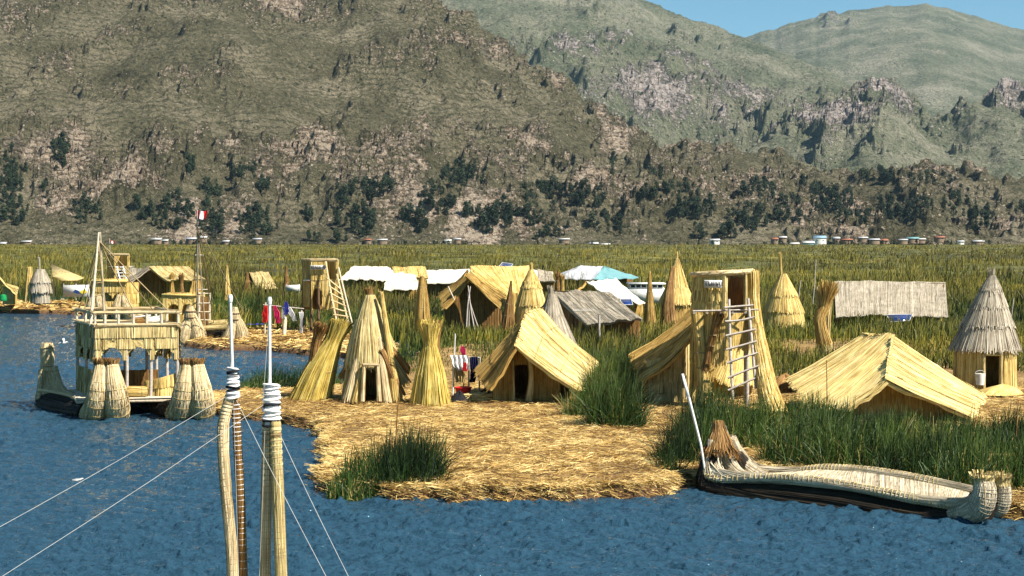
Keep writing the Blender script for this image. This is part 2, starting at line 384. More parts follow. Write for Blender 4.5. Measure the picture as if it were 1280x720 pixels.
g = G(); g.add(V.reshape(-1, 3), np.stack([i_, i_ + b_, i_ + b_ + 1, i_ + 1], -1).reshape(-1, 4))
g.build('water', m_water, smooth=True, kind='structure')
g = G(); g.add([(-9000, -400, -0.6), (9000, -400, -0.6), (9000, 14000, -0.6), (-9000, 14000, -0.6)], [(0, 1, 2, 3)])
m_bed, t, b = mat('lake_bed_and_land'); pos = nd(t, 'ShaderNodeNewGeometry').outputs['Position']
t.links.new(ramp(t, noise(t, pos, 0.05, 4), [(0.3, (0.06, 0.05, 0.02)), (0.7, (0.14, 0.12, 0.05))]), b.inputs['Base Color']); b.inputs['Roughness'].default_value = 0.9
g.build('ground', m_bed, kind='structure')

# ------------------------------------------------------------------ floating reed islands
m_isl, t, b = mat('straw_ground')
pos = nd(t, 'ShaderNodeNewGeometry').outputs['Position']; gz = nd(t, 'ShaderNodeSeparateXYZ'); t.links.new(pos, gz.inputs[0])
f1 = noise(t, pos, 9, 5, 0.75, dist=1.5); f2 = noise(t, pos, 0.9, 4, 0.65); f3 = noise(t, mapped(t, pos, (14, 60, 30)), 1, 2, .6)
f = mth(t, 'ADD', mth(t, 'MULTIPLY', f1, 0.55), mth(t, 'ADD', mth(t, 'MULTIPLY', f2, 0.45), mth(t, 'MULTIPLY', mth(t, 'SUBTRACT', f3, .5), .5)))
top = ramp(t, f, [(0.35, (0.06, 0.03, 0.01)), (0.5, (0.26, 0.15, 0.04)), (0.66, (0.50, 0.35, 0.12)), (0.8, (0.75, 0.60, 0.28))])
edge = ramp(t, f1, [(0.35, (0.03, 0.014, 0.005)), (0.65, (0.20, 0.10, 0.035))])
h = nd(t, 'ShaderNodeMapRange'); t.links.new(gz.outputs[2], h.inputs[0]); h.inputs[1].default_value = 0.12; h.inputs[2].default_value = 0.36
t.links.new(mix(t, h.outputs[0], edge, top), b.inputs['Base Color']); b.inputs['Roughness'].default_value = 0.85
bp = nd(t, 'ShaderNodeBump'); bp.inputs['Strength'].default_value = 0.8; bp.inputs['Distance'].default_value = 0.06
t.links.new(f1, bp.inputs['Height']); t.links.new(bp.outputs[0], b.inputs['Normal'])
def wpoly(px, z=0.0): return [tuple(gp(u, v, z)[:2]) for u, v in px]
ISL = {}
def island(name, px, step, ztop=0.42, rag=0.35, world=None):
    poly = world if world else wpoly(px)
    ISL[name] = (poly, ztop)
    P = A(poly); x0, y0 = P.min(0) - 1; x1, y1 = P.max(0) + 1
    X = np.arange(x0, x1, step); Y = np.arange(y0, y1, step); XX, YY = np.meshgrid(X, Y, indexing='ij')
    d = dist_poly(XX, YY, poly) + rag * fbm(XX * 0.9, YY * 0.9, 4, 5) 
    Z = -0.35 + sstep(-0.1, 0.28, d) * (ztop + 0.35 - 0.14) + sstep(.2, 1.6, d) * 0.14
    Z = Z + (0.05 * fbm(XX * .7, YY * .7, 3, 8) + 0.03 * fbm(XX * 3, YY * 3, 2, 9) + rng.normal(0, .008, XX.shape)) * sstep(0, .5, d)
    a, b_ = XX.shape; V = np.stack([XX, YY, Z], -1).reshape(-1, 3)
    i = np.arange(a - 1)[:, None] * b_ + np.arange(b_ - 1)[None]; F = np.stack([i, i + b_, i + b_ + 1, i + 1], -1).reshape(-1, 4)
    keep = (V[F, 2].max(1) > -0.3); g = G(); g.add(V, F[keep]); return g.build(name, m_isl, smooth=True, kind='structure')
MAIN = [(262, 516), (300, 527), (352, 529), (385, 537), (402, 552), (408, 577), (398, 601), (392, 612), (425, 622), (560, 627), (700, 628), (820, 622), (872, 610),
        (930, 614), (1020, 628), (1130, 638), (1280, 648), (1450, 660), (1500, 470), (1280, 452), (1100, 430), (900, 430), (760, 430), (600, 432), (520, 445), (496, 472), (430, 492), (330, 497), (262, 499)]
island('island_ground', MAIN, 0.12)
island('far_island_ground', [(-260, 390), (0, 391), (60, 392), (104, 394), (112, 388), (108, 381), (-260, 377)], 0.35)
island('middle_island_ground', [(228, 433), (260, 437), (330, 439), (440, 449), (480, 456), (500, 440), (480, 424), (400, 415), (330, 414), (290, 421), (236, 420)], 0.2)
# ------------------------------------------------------------------ loose straw on the ground
def scatter_straw(name, isl, n, w0, L0, near):
    poly, zt = ISL[isl]; P = A(poly); lo = P.min(0); hi = P.max(0)
    X = rng.uniform(lo[0], hi[0], n * 4); Y = lo[1] + (hi[1] - lo[1]) * rng.random(n * 4) ** 1.6
    d = dist_poly(X, Y, poly) + 0.35 * fbm(X * 0.9, Y * 0.9, 4, 5); k = (d > 0.02) & (Y < near); X, Y, d = X[k][:n], Y[k][:n], d[k][:n]; n = len(X)
    Z = -0.35 + sstep(-0.1, 0.28, d) * (zt + 0.35 - 0.14) + sstep(.2, 1.6, d) * 0.14 + (0.05 * fbm(X * .7, Y * .7, 3, 8) + 0.03 * fbm(X * 3, Y * 3, 2, 9)) * sstep(0, .5, d)
    an = rng.random(n) * np.pi + 0.6 * fbm(X * .5, Y * .5, 2, 51); L = L0 * (0.3 + rng.random(n)); dz = rng.normal(0.0, 0.16, n) * L
    if near < 100:      # more reeds trail over the bank itself
        ne = n // 3; i_e = np.where(d < 0.45)[0]; i_e = rng.choice(i_e, ne) if len(i_e) else i_e
        rp_ = lambda q: np.concatenate([q, q[i_e]])
        X, Y, Z, d, L = rp_(X) + np.concatenate([np.zeros(n), rng.normal(0, .06, ne)]), rp_(Y) + np.concatenate([np.zeros(n), rng.normal(0, .06, ne)]), rp_(Z), rp_(d), rp_(L)
        an = np.concatenate([an, rng.normal(0, .7, ne)]); dz = rp_(dz); n = len(X)
    e = sstep(0.45, 0.05, d)
    dr = np.stack([np.cos(an), np.sin(an), dz / L - e * 0.5 * rng.random(n)], -1)
    c = np.stack([X, Y, Z + 0.01 + 0.07 * rng.random(n)], -1)
    Q = c[:, None] + dr[:, None] * (np.linspace(-.5, .5, 3)[None, :, None] * L[:, None, None]); Q[:, 1, 2] += 0.02 * rng.random(n)
    N = nrm(A([0, -0.3, 1]) + 0.8 * rng.normal(size=(n, 3)))
    g = G(); pk = fbm(X * .8, Y * .8, 3, 91); sel = rng.random(n) < np.clip(.75 + .7 * pk, .2, 1)
    tn = np.clip(rng.normal(.42, .40, n) + .6 * pk + .45 * np.minimum(fbm(X * .25, Y * .2, 3, 95), .2), -.4, 1.2)
    ribbons(g, Q[sel], (w0 * (0.5 + rng.random(n)))[sel], N[sel], tn[sel])
    g.build(name, straw(name, (0.085, 0.035, 0.008), (0.50, 0.315, 0.085), (0.88, 0.69, 0.30), across=20, blotch=.6), kind='stuff', label='loose dry reeds strewn over the straw ground of the island' if isl == 'island_ground' else 'loose dry reeds on the straw island beyond the lagoon', category='straw')
scatter_straw('loose_straw', 'island_ground', 150000, 0.0095, 0.40, 64)
scatter_straw('loose_straw', 'middle_island_ground', 7000, 0.04, 0.7, 200)
scatter_straw('loose_straw', 'far_island_ground', 4000, 0.07, 0.9, 400)
# ------------------------------------------------------------------ reeds
def reed_mat(name, stops, patch=(0.02, 0.06), fine=0.5, hlo=0.5, hhi=1.8, tip=(0.20, 0.15, 0.03), tipf=0.5):
    m, t, b = mat(name); pos = nd(t, 'ShaderNodeNewGeometry').outputs['Position']
    tone = nd(t, 'ShaderNodeAttribute', attribute_name='tone').outputs['Fac']
    n_ = noise(t, mapped(t, pos, (patch[0], patch[1], 0)), 1, 4, 0.6); n2 = noise(t, mapped(t, pos, (fine, fine, 0)), 1, 3, .6)
    f = mth(t, 'ADD', mth(t, 'MULTIPLY', n_, 2.3), mth(t, 'ADD', mth(t, 'MULTIPLY', n2, 0.75), mth(t, 'MULTIPLY', tone, 0.40)))
    f = mth(t, 'SUBTRACT', f, 1.28)
    c = ramp(t, f, stops)
    gz = nd(t, 'ShaderNodeSeparateXYZ'); t.links.new(pos, gz.inputs[0])
    h = nd(t, 'ShaderNodeMapRange'); t.links.new(gz.outputs[2], h.inputs[0]); h.inputs[1].default_value = hlo; h.inputs[2].default_value = hhi
    c = mix(t, mth(t, 'MULTIPLY', h.outputs[0], tipf), c, tip)
    t.links.new(c, b.inputs['Base Color']); b.inputs['Roughness'].default_value = 0.55; b.inputs['Specular IOR Level'].default_value = 0.3
    return m
m_field = reed_mat('reed_field', [(0.14, (0.005, 0.013, 0.002)), (0.36, (0.026, 0.050, 0.005)), (0.56, (0.100, 0.118, 0.012)), (0.84, (0.30, 0.235, 0.03))], (0.012, 0.035), 0.35)
m_clump = reed_mat('reed_clump', [(0.10, (0.004, 0.014, 0.002)), (0.42, (0.020, 0.055, 0.006)), (0.72, (0.070, 0.115, 0.014)), (0.94, (0.34, 0.27, 0.09))], (0.3, 0.3), 1.5, 0.8, 2.6, (0.12, 0.13, 0.03), 0.35)
def blades(g, X, Y, Z, H, W, lean=0.18, tone=None, k=4, wind=(0.06, 0)):
    n = len(X); a = rng.random(n) * 2 * np.pi; le = np.abs(rng.normal(0, lean, n))
    dx = np.cos(a) * le + wind[0]; dy = np.sin(a) * le + wind[1]; x = np.linspace(0, 1, k)
    Q = np.stack([X[:, None] + (dx * H)[:, None] * x ** 1.8, Y[:, None] + (dy * H)[:, None] * x ** 1.8, Z[:, None] + H[:, None] * x * (1 - 0.12 * le[:, None] * x * 4)], -1)
    an = rng.normal(0, 0.8, n); N = np.stack([np.sin(an), -np.cos(an), np.full(n, 0.25)], -1)
    ribbons(g, Q, W, N, rng.random(n) if tone is None else tone, 0, np.linspace(1, 0.35, k))
FIELD_PX = [(-700, 376), (108, 378), (116, 399), (228, 408), (270, 410), (330, 408), (336, 414), (500, 424), (494, 470), (520, 478), (560, 474), (620, 470), (700, 470), (745, 482), (800, 488), (870, 492), (960, 488), (1000, 474), (1100, 462), (1280, 470), (1900, 470)]
fp = wpoly(FIELD_PX, 0.3); R_FAR = 1190.0
FIELD = fp + [(fp[-1][0] * 1.0 + 900, R_FAR), (-1000, R_FAR)]
HOLES = []      # (x, y, radius) kept free of field reeds: huts and their yards
def hole(u, v, r, z=0.4): p = gp(u, v, z); HOLES.append((p[0], p[1], r))
for a_ in [(1231, 486, 1.9), (467, 500, 1.5), (905, 500, 1.6), (830, 492, 1.5), (920, 478, 1.2), (670, 490, 2.6), (600, 408, 4.2), (650, 400, 4), (750, 412, 4.0), (845, 404, 1.8), (979, 404, 1.7),
           (400, 412, 1.6), (1112, 404, 4.4), (1080, 497, 2.6), (1150, 505, 3.2), (1050, 515, 2.0), (690, 425, 1.2), (1025, 446, .8), (527, 412, 1.0), (760, 386, 5), (450, 372, 5), (210, 372, 5), (50, 375, 2.5), (5, 376, 4), (92, 372, 4), (1250, 492, 2)]: hole(*a_)
N_FIELD = 330000
y_ = np.exp(rng.uniform(np.log(54), np.log(R_FAR), int(N_FIELD * 1.3))); u_ = rng.uniform(-260, 1540, len(y_)); x_ = (u_ - 640) / FPX * y_
k_ = in_poly(x_, y_, FIELD)
dns = fbm(x_ * .25, y_ * .25, 3, 21)
k_ &= ~((y_ < 140) & (dns < -0.45))
for hx, hy, hr in HOLES: k_ &= ((x_ - hx) ** 2 + (y_ - hy) ** 2) > hr * hr
x_, y_ = x_[k_], y_[k_]
hh = np.maximum(.35, 0.92 + 0.9 * fbm(x_ * .10, y_ * .07, 3, 22)) * (0.65 + 0.5 * rng.random(len(x_))) * (1 + 0.55 * sstep(90, 150, y_))
wd = np.maximum(0.022, y_ / FPX * 1.3) * (0.6 + 0.8 * rng.random(len(x_)))
g = G(); blades(g, x_, y_, np.full(len(x_), 0.15), hh, wd, 0.22, k=3)
g.build('reed_field', m_field, kind='stuff', label='wide field of green and golden totora reeds between the huts and the hills', category='reeds')
# marsh under and beyond the blades: one sheet whose top is the matted reed canopy
us = np.linspace(-500, 1800, 300); ys = np.exp(np.linspace(np.log(52), np.log(1215), 420)); UU, YY = np.meshgrid(us, ys, indexing='ij'); XX = (UU - 640) / FPX * YY
far_ = sstep(110, 260, YY)
Z = 0.12 + far_ * (0.95 + 0.10 * (YY / 500)) + (0.05 + 0.35 * far_) * fbm(XX * .06, YY * .04, 4, 31) + 0.12 * far_ * rng.normal(size=XX.shape)
Z = np.where(YY > 1192, 0.2, Z)
V = np.stack([XX, YY, Z], -1).reshape(-1, 3); a_, b_ = XX.shape
i_ = np.arange(a_ - 1)[:, None] * b_ + np.arange(b_ - 1)[None]; F_ = np.stack([i_, i_ + b_, i_ + b_ + 1, i_ + 1], -1).reshape(-1, 4)
dd_ = dist_poly(V[:, 0], V[:, 1], FIELD) > 0.6
V[:, 2] = np.where((V[:, 1] < 1190) & ~dd_, -0.3, V[:, 2])
g = G(); g.add(V, F_[(V[F_, 2].max(1) > -0.29)]); g.build('marsh_land', m_field, smooth=True, kind='structure')
def clump(label, els, n, H, W=0.02, z0=0.1, lean=0.16, cat='reed clump', group=None, dry=0.22, m=None):
    """els: list of (u, v, rx metres, ry metres)"""
    c0 = gp(els[0][0], els[0][1], z0); g = G()
    tot = sum(e[2] * e[3] for e in els)
    for e in els:
        c = gp(e[0], e[1], z0); k = int(n * e[2] * e[3] / tot); a = rng.random(k) * 2 * np.pi; r = rng.random(k) ** 0.55
        X = c[0] + np.cos(a) * r * e[2]; Y = c[1] + np.sin(a) * r * e[3]
        h = H * (e[4] if len(e) > 4 else 1) * (1 - 0.45 * r ** 3) * (0.35 + 0.75 * rng.random(k) ** 0.8) * (1 + 0.25 * fbm(X * 2.2, Y * 2.2, 2, 41))
        tone = rng.random(k) * 0.75; tone = np.where(rng.random(k) < dry, 1.6, tone); h = np.where(tone > 1, h * .7, h)
        blades(g, X, Y, np.full(k, z0 - 0.15), h, W * (0.5 + rng.random(k)), lean * (0.8 + 1.8 * r), tone, 5)
    t_ = thing('reed_clump', label, cat, (c0[0], c0[1], z0), group)
    g.build('reeds', m or m_clump, t_)
    return t_
clump('low green reed clump at the near water edge of the straw clearing', [(490, 612, 1.35, .75, 1), (530, 607, .55, .6, 1.15), (440, 618, .6, .4, .55), (508, 605, .7, .6, 1.2)], 5200, 1.45, 0.02)
clump('tall dense green reed clump on the straw right of the central tent hut', [(768, 545, .95, .75, 1.12), (728, 532, .75, .6, .8), (760, 515, 1.1, .8, 1.1), (785, 500, .9, .9, 1.1)], 7500, 2.1, 0.022)
clump('dark reed clump in front of the watchtower ladder', [(860, 590, .9, .8, .9), (905, 570, 1.3, 1.0, .95), (945, 560, .9, .9, .85), (880, 560, .9, .9, 1.1), (835, 598, .4, .5, .6)], 8500, 1.95, 0.022)
clump('broad bank of dark reeds behind the long moored reed boat', [(1010, 585, 1.3, .9, 1), (1080, 592, 1.5, .9, .95), (1160, 600, 1.5, .9, .9), (1240, 612, 1.6, .9, .85), (1330, 610, 1.8, 1, .9), (1040, 560, 1.4, 1, .85), (1120, 565, 1.5, 1, .75), (1210, 570, 1.5, 1, .7), (1290, 560, 1.5, 1.2, .8)], 20000, 1.75, 0.022, z0=0.3)
clump('thin green reed patch growing out of the lagoon water', [(340, 487, 1.3, 1.2, 1), (385, 486, 1.3, 1.2, 1), (310, 490, .7, .8, .6), (415, 488, .9, 1, .9)], 3400, 1.25, 0.024, z0=0.0, lean=.2)
clump('sparse golden green reeds between the central hut and the leaning boathouse hut', [(715, 462, 1.6, 2.0, .9), (770, 470, 1.8, 2.4, 1), (740, 440, 2.2, 2.6, 1)], 5200, 1.5, 0.025, z0=0.3, dry=.3)
clump('reeds growing round the foot of the white pole hut by the right edge', [(1190, 500, .8, .6, .6), (1010, 530, 1.0, 0.8, .9), (1040, 540, 1.0, .7, .8), (1110, 540, 1.3, .6, .6), (1180, 545, 1.2, .6, .6)], 5000, 1.35, 0.02, z0=0.35)
clump('dark reeds at the foot of the far watchtower with ladder', [(385, 412, 1.6, 1.2, 1), (430, 410, 2.0, 1.2, .9), (460, 412, 2, 1.5, .8)], 3500, 1.7, 0.04, z0=.3)
clump('reed fringe at the water behind the third reed boat', [(285, 408, 2.5, 1.2, 1), (310, 407, 1.5, 1.2, 1.1), (215, 404, 2, 1, 1)], 3500, 2.3, 0.045, z0=0)

# ------------------------------------------------------------------ hills
def hill_mat(name, grass, rock, dark, terr, scale=1.0, bright=None):
    m, t, b = mat(name); pos = nd(t, 'ShaderNodeNewGeometry').outputs['Position']
    rk = nd(t, 'ShaderNodeAttribute', attribute_name='tone').outputs['Fac']
    n0 = noise(t, pos, 0.012 / scale, 5, 0.65); n1 = noise(t, pos, 0.05 / scale, 6, 0.72); n2 = noise(t, pos, 0.22 / scale, 5, 0.75); n3 = noise(t, mapped(t, pos, (0.05 / scale, 0.05 / scale, 0.5 / scale)), 1, 4, .7)
    gr = ramp(t, mth(t, 'ADD', mth(t, 'MULTIPLY', n0, .5), mth(t, 'MULTIPLY', n2, .5)), grass)
    ro = ramp(t, mth(t, 'ADD', mth(t, 'MULTIPLY', n3, .45), mth(t, 'MULTIPLY', n2, .55)), rock)
    f = mth(t, 'ADD', rk, mth(t, 'ADD', mth(t, 'MULTIPLY', mth(t, 'SUBTRACT', n1, .5), 1.1), mth(t, 'MULTIPLY', mth(t, 'SUBTRACT', n2, .5), 1.1)))
    f = ramp(t, f, [(0.42, (0, 0, 0)), (0.62, (1, 1, 1))])
    c = mix(t, f, gr, ro)
    # low scrub: dark specks
    vo = nd(t, 'ShaderNodeTexVoronoi'); vo.inputs['Scale'].default_value = 0.16 / scale; vo.inputs['Randomness'].default_value = 1; t.links.new(pos, vo.inputs[0])
    sp_ = ramp(t, mth(t, 'ADD', vo.outputs['Distance'], mth(t, 'MULTIPLY', n1, 0.75)), [(0.50, (1, 1, 1)), (0.60, (0, 0, 0))])
    c = mix(t, mth(t, 'MULTIPLY', sp_, 0.85), c, dark)
    # scattered boulders
    v2 = nd(t, 'ShaderNodeTexVoronoi'); v2.inputs['Scale'].default_value = 0.22 / scale; t.links.new(mapped(t, pos, (1, 1, 1.5), (31, 7, 3)), v2.inputs[0])
    bo = ramp(t, mth(t, 'SUBTRACT', v2.outputs['Distance'], mth(t, 'MULTIPLY', mth(t, 'SUBTRACT', mth(t, 'ADD', n1, mth(t, 'MULTIPLY', rk, .5)), 0.68), 1.6)), [(0.16, (1, 1, 1)), (0.26, (0, 0, 0))])
    c = mix(t, mth(t, 'MULTIPLY', bo, 0.75), c, rock[2][1])
    # old farming terraces: thin lines along the contours
    gz = nd(t, 'ShaderNodeSeparateXYZ'); t.links.new(pos, gz.inputs[0])
    zz = mth(t, 'ADD', gz.outputs[2], mth(t, 'MULTIPLY', n0, 60 * scale)); wv = mth(t, 'FRACT', mth(t, 'MULTIPLY', zz, 0.15 / scale))
    ln = ramp(t, wv, [(0.0, (1, 1, 1)), (0.30, (0, 0, 0)), (0.88, (0, 0, 0)), (1.0, (1, 1, 1))])
    lm = ramp(t, n0, [(0.40, (0, 0, 0)), (0.52, (1, 1, 1))])
    c = mix(t, mth(t, 'MULTIPLY', mth(t, 'MULTIPLY', ln, lm), terr), c, dark)
    t.links.new(c, b.inputs['Base Color']); b.inputs['Roughness'].default_value = 0.95; b.inputs['Specular IOR Level'].default_value = 0.1
    bp = nd(t, 'ShaderNodeBump'); bp.inputs['Strength'].default_value = 1.0; bp.inputs['Distance'].default_value = 11.0 * scale
    t.links.new(mth(t, 'ADD', n2, mth(t, 'ADD', mth(t, 'MULTIPLY', n1, 1.2), mth(t, 'ADD', mth(t, 'MULTIPLY', mth(t, 'MULTIPLY', n3, f), 0.9), mth(t, 'MULTIPLY', bo, 0.35)))), bp.inputs['Height']); t.links.new(bp.outputs[0], b.inputs['Normal'])
    return m
HG = {}
def hill(name, ridge, y0, y1, blobs, matl, nu, nt_, rough, scale, prof=1.0, u0=-300, u1=1580, z0=0.5, rbase=0.2, rockfn=None, seed=0, back=0.25, u_clip=None):
    rp = A(ridge); us = np.linspace(u0, u1, nu); ts = np.linspace(0, 1 + back, nt_)
    rv = np.interp(us, rp[:, 0], rp[:, 1]); rv = rv + 3.0 * fbm(us / 40., us * 0 + seed, 4, seed)
    Y1 = np.interp(us, rp[:, 0], rp[:, 2]) if rp.shape[1] > 2 else np.full(nu, y1)
    zr = np.array([hz(v, y) for v, y in zip(rv, Y1)])
    U, T = np.meshgrid(us, ts, indexing='ij')
    Y = y0 + (Y1[:, None] - y0) * T; X = (U - 640) / FPX * Y * (1 + 0)
    Tc = np.minimum(T, 1)
    Zb = z0 + (zr[:, None] - z0) * Tc ** prof - np.maximum(T - 1, 0) * zr[:, None] * 1.5
    # work out where each point shows in the photograph, to lay the outcrops where they stand
    pu, pv = proj(np.stack([X, Y, Zb], -1))
    R = np.full(U.shape, rbase)
    for bu, bv, ru, rvv, s in blobs: R = R + s * np.exp(-((pu - bu) / ru) ** 2 - ((pv - bv) / rvv) ** 2)
    if rockfn is not None: R = R + rockfn(pu, pv)
    n1 = fbm(X / (170 * scale), Y / (260 * scale), 5, seed + 1); n2 = ridged(X / (70 * scale), Y / (70 * scale) + Zb / (40 * scale), 4, seed + 11); n3 = ridged(X / (22 * scale), Y / (30 * scale) + Zb / (9 * scale), 3, seed + 21)
    R = R - 0.12 + 0.78 * fbm(X / (75 * scale), Y / (130 * scale), 5, seed + 31, .6)
    Rc = sstep(0.25, 0.85, R)
    env = sstep(0, 0.10, T) ; envr = env * (1 - 0.75 * sstep(0.93, 1.0, T) * (T <= 1.0))
    D = rough * (26 * n1 * envr + Rc * (12.0 * n2 + 5.5 * n3) * env + (1 - Rc) * 1.6 * n3 * env + 1.2 * env * rng.normal(size=U.shape) * (0.25 + .5 * Rc)) * scale
    # ledges in the rock bands
    st = 9 * scale; q = (Zb + D) / st; fr = q - np.floor(q); led = (np.floor(q) + sstep(0.35, 0.95, fr)) * st - (Zb + D)
    Z = Zb + D + led * Rc * 0.8 * env
    Z = np.where(T == 0, z0 - 3, Z)
    V = np.stack([X, Y, Z], -1); a, b_ = U.shape
    i = np.arange(a - 1)[:, None] * b_ + np.arange(b_ - 1)[None]; F = np.stack([i, i + b_, i + b_ + 1, i + 1], -1).reshape(-1, 4)
    Rf = ((R[:-1, :-1] + R[1:, 1:]) / 2).ravel()
    g = G(); g.add(V.reshape(-1, 3), F, None, Rf * 0.5 - 0.02)
    o = g.build(name, matl, smooth=False, kind='structure')
    uu, vv = proj(V); HG[name] = (uu, vv, V, T)
    return o
m_h1 = hill_mat('near_hill', [(0.37, (0.048, 0.046, 0.022)), (0.5, (0.165, 0.150, 0.085)), (0.62, (0.35, 0.30, 0.20))],
                [(0.38, (0.07, 0.046, 0.032)), (0.47, (0.34, 0.255, 0.175)), (0.60, (0.64, 0.525, 0.39))], (0.020, 0.028, 0.012), 0.7)
m_h2 = hill_mat('back_mountain', [(0.37, (0.085, 0.110, 0.060)), (0.5, (0.215, 0.225, 0.140)), (0.62, (0.40, 0.37, 0.27))],
                [(0.38, (0.07, 0.062, 0.058)), (0.47, (0.36, 0.305, 0.27)), (0.60, (0.66, 0.58, 0.51))], (0.025, 0.035, 0.02), 0.10, 2.2)
def rock_left(pu, pv):
    low = 0.52 * sstep(140, 200, pv) * sstep(318, 290, pv); up = 0.34 * sstep(60, 10, pv)
    return low + up
hill('hill', [(-400, -90, 2200), (0, -75, 2200), (300, -55, 2200), (400, -30, 2150), (480, -14, 2080), (530, 2, 2000), (575, 22, 1960), (610, 42, 1940), (660, 82, 1900), (720, 118, 1850), (745, 140, 1820), (790, 176, 1760), (830, 200, 1700), (900, 215, 1650), (960, 240, 1560), (1020, 265, 1480), (1080, 285, 1400), (1160, 303, 1300), (1600, 305, 1290)], 1210, 2200,
     [(115, 190, 60, 30, .7), (375, 205, 45, 28, .8), (40, 215, 60, 20, .4), (570, 10, 50, 22, .8), (640, 70, 45, 24, .8), (700, 105, 30, 25, .8), (560, 65, 60, 18, .5), (330, 8, 70, 12, .8), (70, 70, 40, 14, .7), (250, 12, 20, 8, .6), (120, 55, 60, 14, .4), (640, 165, 40, 16, .6), (670, 180, 30, 14, .5), (240, 115, 60, 8, .4),
      (520, 275, 60, 14, .6), (150, 235, 40, 20, .5), (440, 140, 60, 12, .35), (600, 210, 60, 12, .4), (770, 180, 30, 14, .5), (720, 290, 60, 12, .5), (590, 290, 40, 14, .7)],
     m_h1, 980, 330, 1.0, 0.85, 0.95, u1=1240, rbase=0.24, rockfn=rock_left, seed=1)
hill('low_hill', [(520, 303, 1400), (640, 290, 1450), (700, 250, 1600), (760, 205, 1750), (800, 190, 1800), (835, 184, 1820), (900, 186, 1800), (950, 194, 1780), (1010, 212, 1700), (1060, 222, 1600), (1110, 212, 1560), (1180, 212, 1560), (1240, 222, 1560), (1300, 228, 1560), (1600, 215, 1560)], 1215, 1800,
     [(850, 188, 60, 9, .9), (790, 195, 30, 10, .6), (840, 240, 60, 25, .35), (1055, 262, 60, 16, .45), (1150, 230, 60, 14, .45), (1250, 290, 30, 12, .7), (900, 275, 60, 16, .4), (1080, 225, 40, 10, .4), (1200, 260, 60, 20, .3)],
     m_h1, 760, 200, 0.8, 0.7, 1.0, u0=500, u1=1600, rbase=0.36, seed=5)
hill('far_mountain', [(300, 30, 4600), (500, 0, 4600), (545, -5, 4600), (640, -25, 4600), (740, -22, 4600), (800, -2, 4550), (850, 18, 4500), (900, 35, 4450), (925, 46, 4400), (1000, 75, 4200), (1060, 108, 4000), (1120, 150, 3700), (1200, 200, 3300), (1300, 235, 3000), (1600, 250, 2900)], 2100, 4600,
     [(700, 70, 80, 25, .6), (740, 130, 70, 34, .8), (760, 80, 60, 14, .7), (840, 130, 80, 32, 1.2), (900, 150, 50, 22, .8), (960, 140, 30, 30, 1.0), (1000, 170, 60, 20, .6), (1060, 170, 50, 20, .7), (880, 60, 60, 12, .3), (800, 40, 50, 10, .4)],
     m_h2, 640, 260, 0.9, 2.0, 0.9, u0=300, u1=1600, rbase=0.0, seed=9)
hill('right_mountain', [(700, 60, 7000), (925, 44, 7000), (1000, 26, 7000), (1060, 15, 7000), (1110, 8, 7000), (1150, 5, 7000), (1180, 9, 7000), (1230, 26, 7000), (1290, 40, 7000), (1400, 60, 7000), (1600, 120, 7000)], 3300, 7000,
     [(1060, 25, 60, 8, .4), (1100, 60, 40, 10, .3)], m_h2, 460, 200, 0.4, 2.6, 0.9, u0=700, u1=1650, rbase=-0.05, seed=13)
hill('crag_hill', [(850, 230, 2500), (930, 190, 2600), (960, 165, 2700), (1000, 150, 2750), (1050, 130, 2800), (1088, 106, 2850), (1110, 108, 2850), (1135, 128, 2850), (1160, 152, 2800), (1190, 158, 2750), (1215, 140, 2800), (1250, 120, 2850), (1290, 118, 2850), (1340, 130, 2850), (1600, 150, 2800)], 2000, 2850,
     [(1090, 118, 40, 16, 1.3), (1130, 140, 50, 22, 1.0), (1060, 160, 70, 25, .9), (1010, 165, 50, 20, .8), (1235, 130, 40, 16, 1.2), (1280, 125, 40, 14, 1.0), (1195, 155, 20, 14, .9), (1150, 178, 40, 12, .9), (960, 185, 40, 18, .6), (1050, 200, 40, 10, .5)],
     m_h2, 620, 200, 1.0, 1.2, 0.9, u0=820, u1=1620, rbase=-0.1, seed=17)
def on_hill(names, u, v):
    best = None
    for n in names:
        uu, vv, V, T = HG[n]; d = (uu - u) ** 2 + (vv - v) ** 2 + (T > 1) * 1e6
        i = np.unravel_index(np.argmin(d), d.shape)
        if d[i] < 60 and (best is None or V[i][1] < best[1]): best = V[i]
    return best
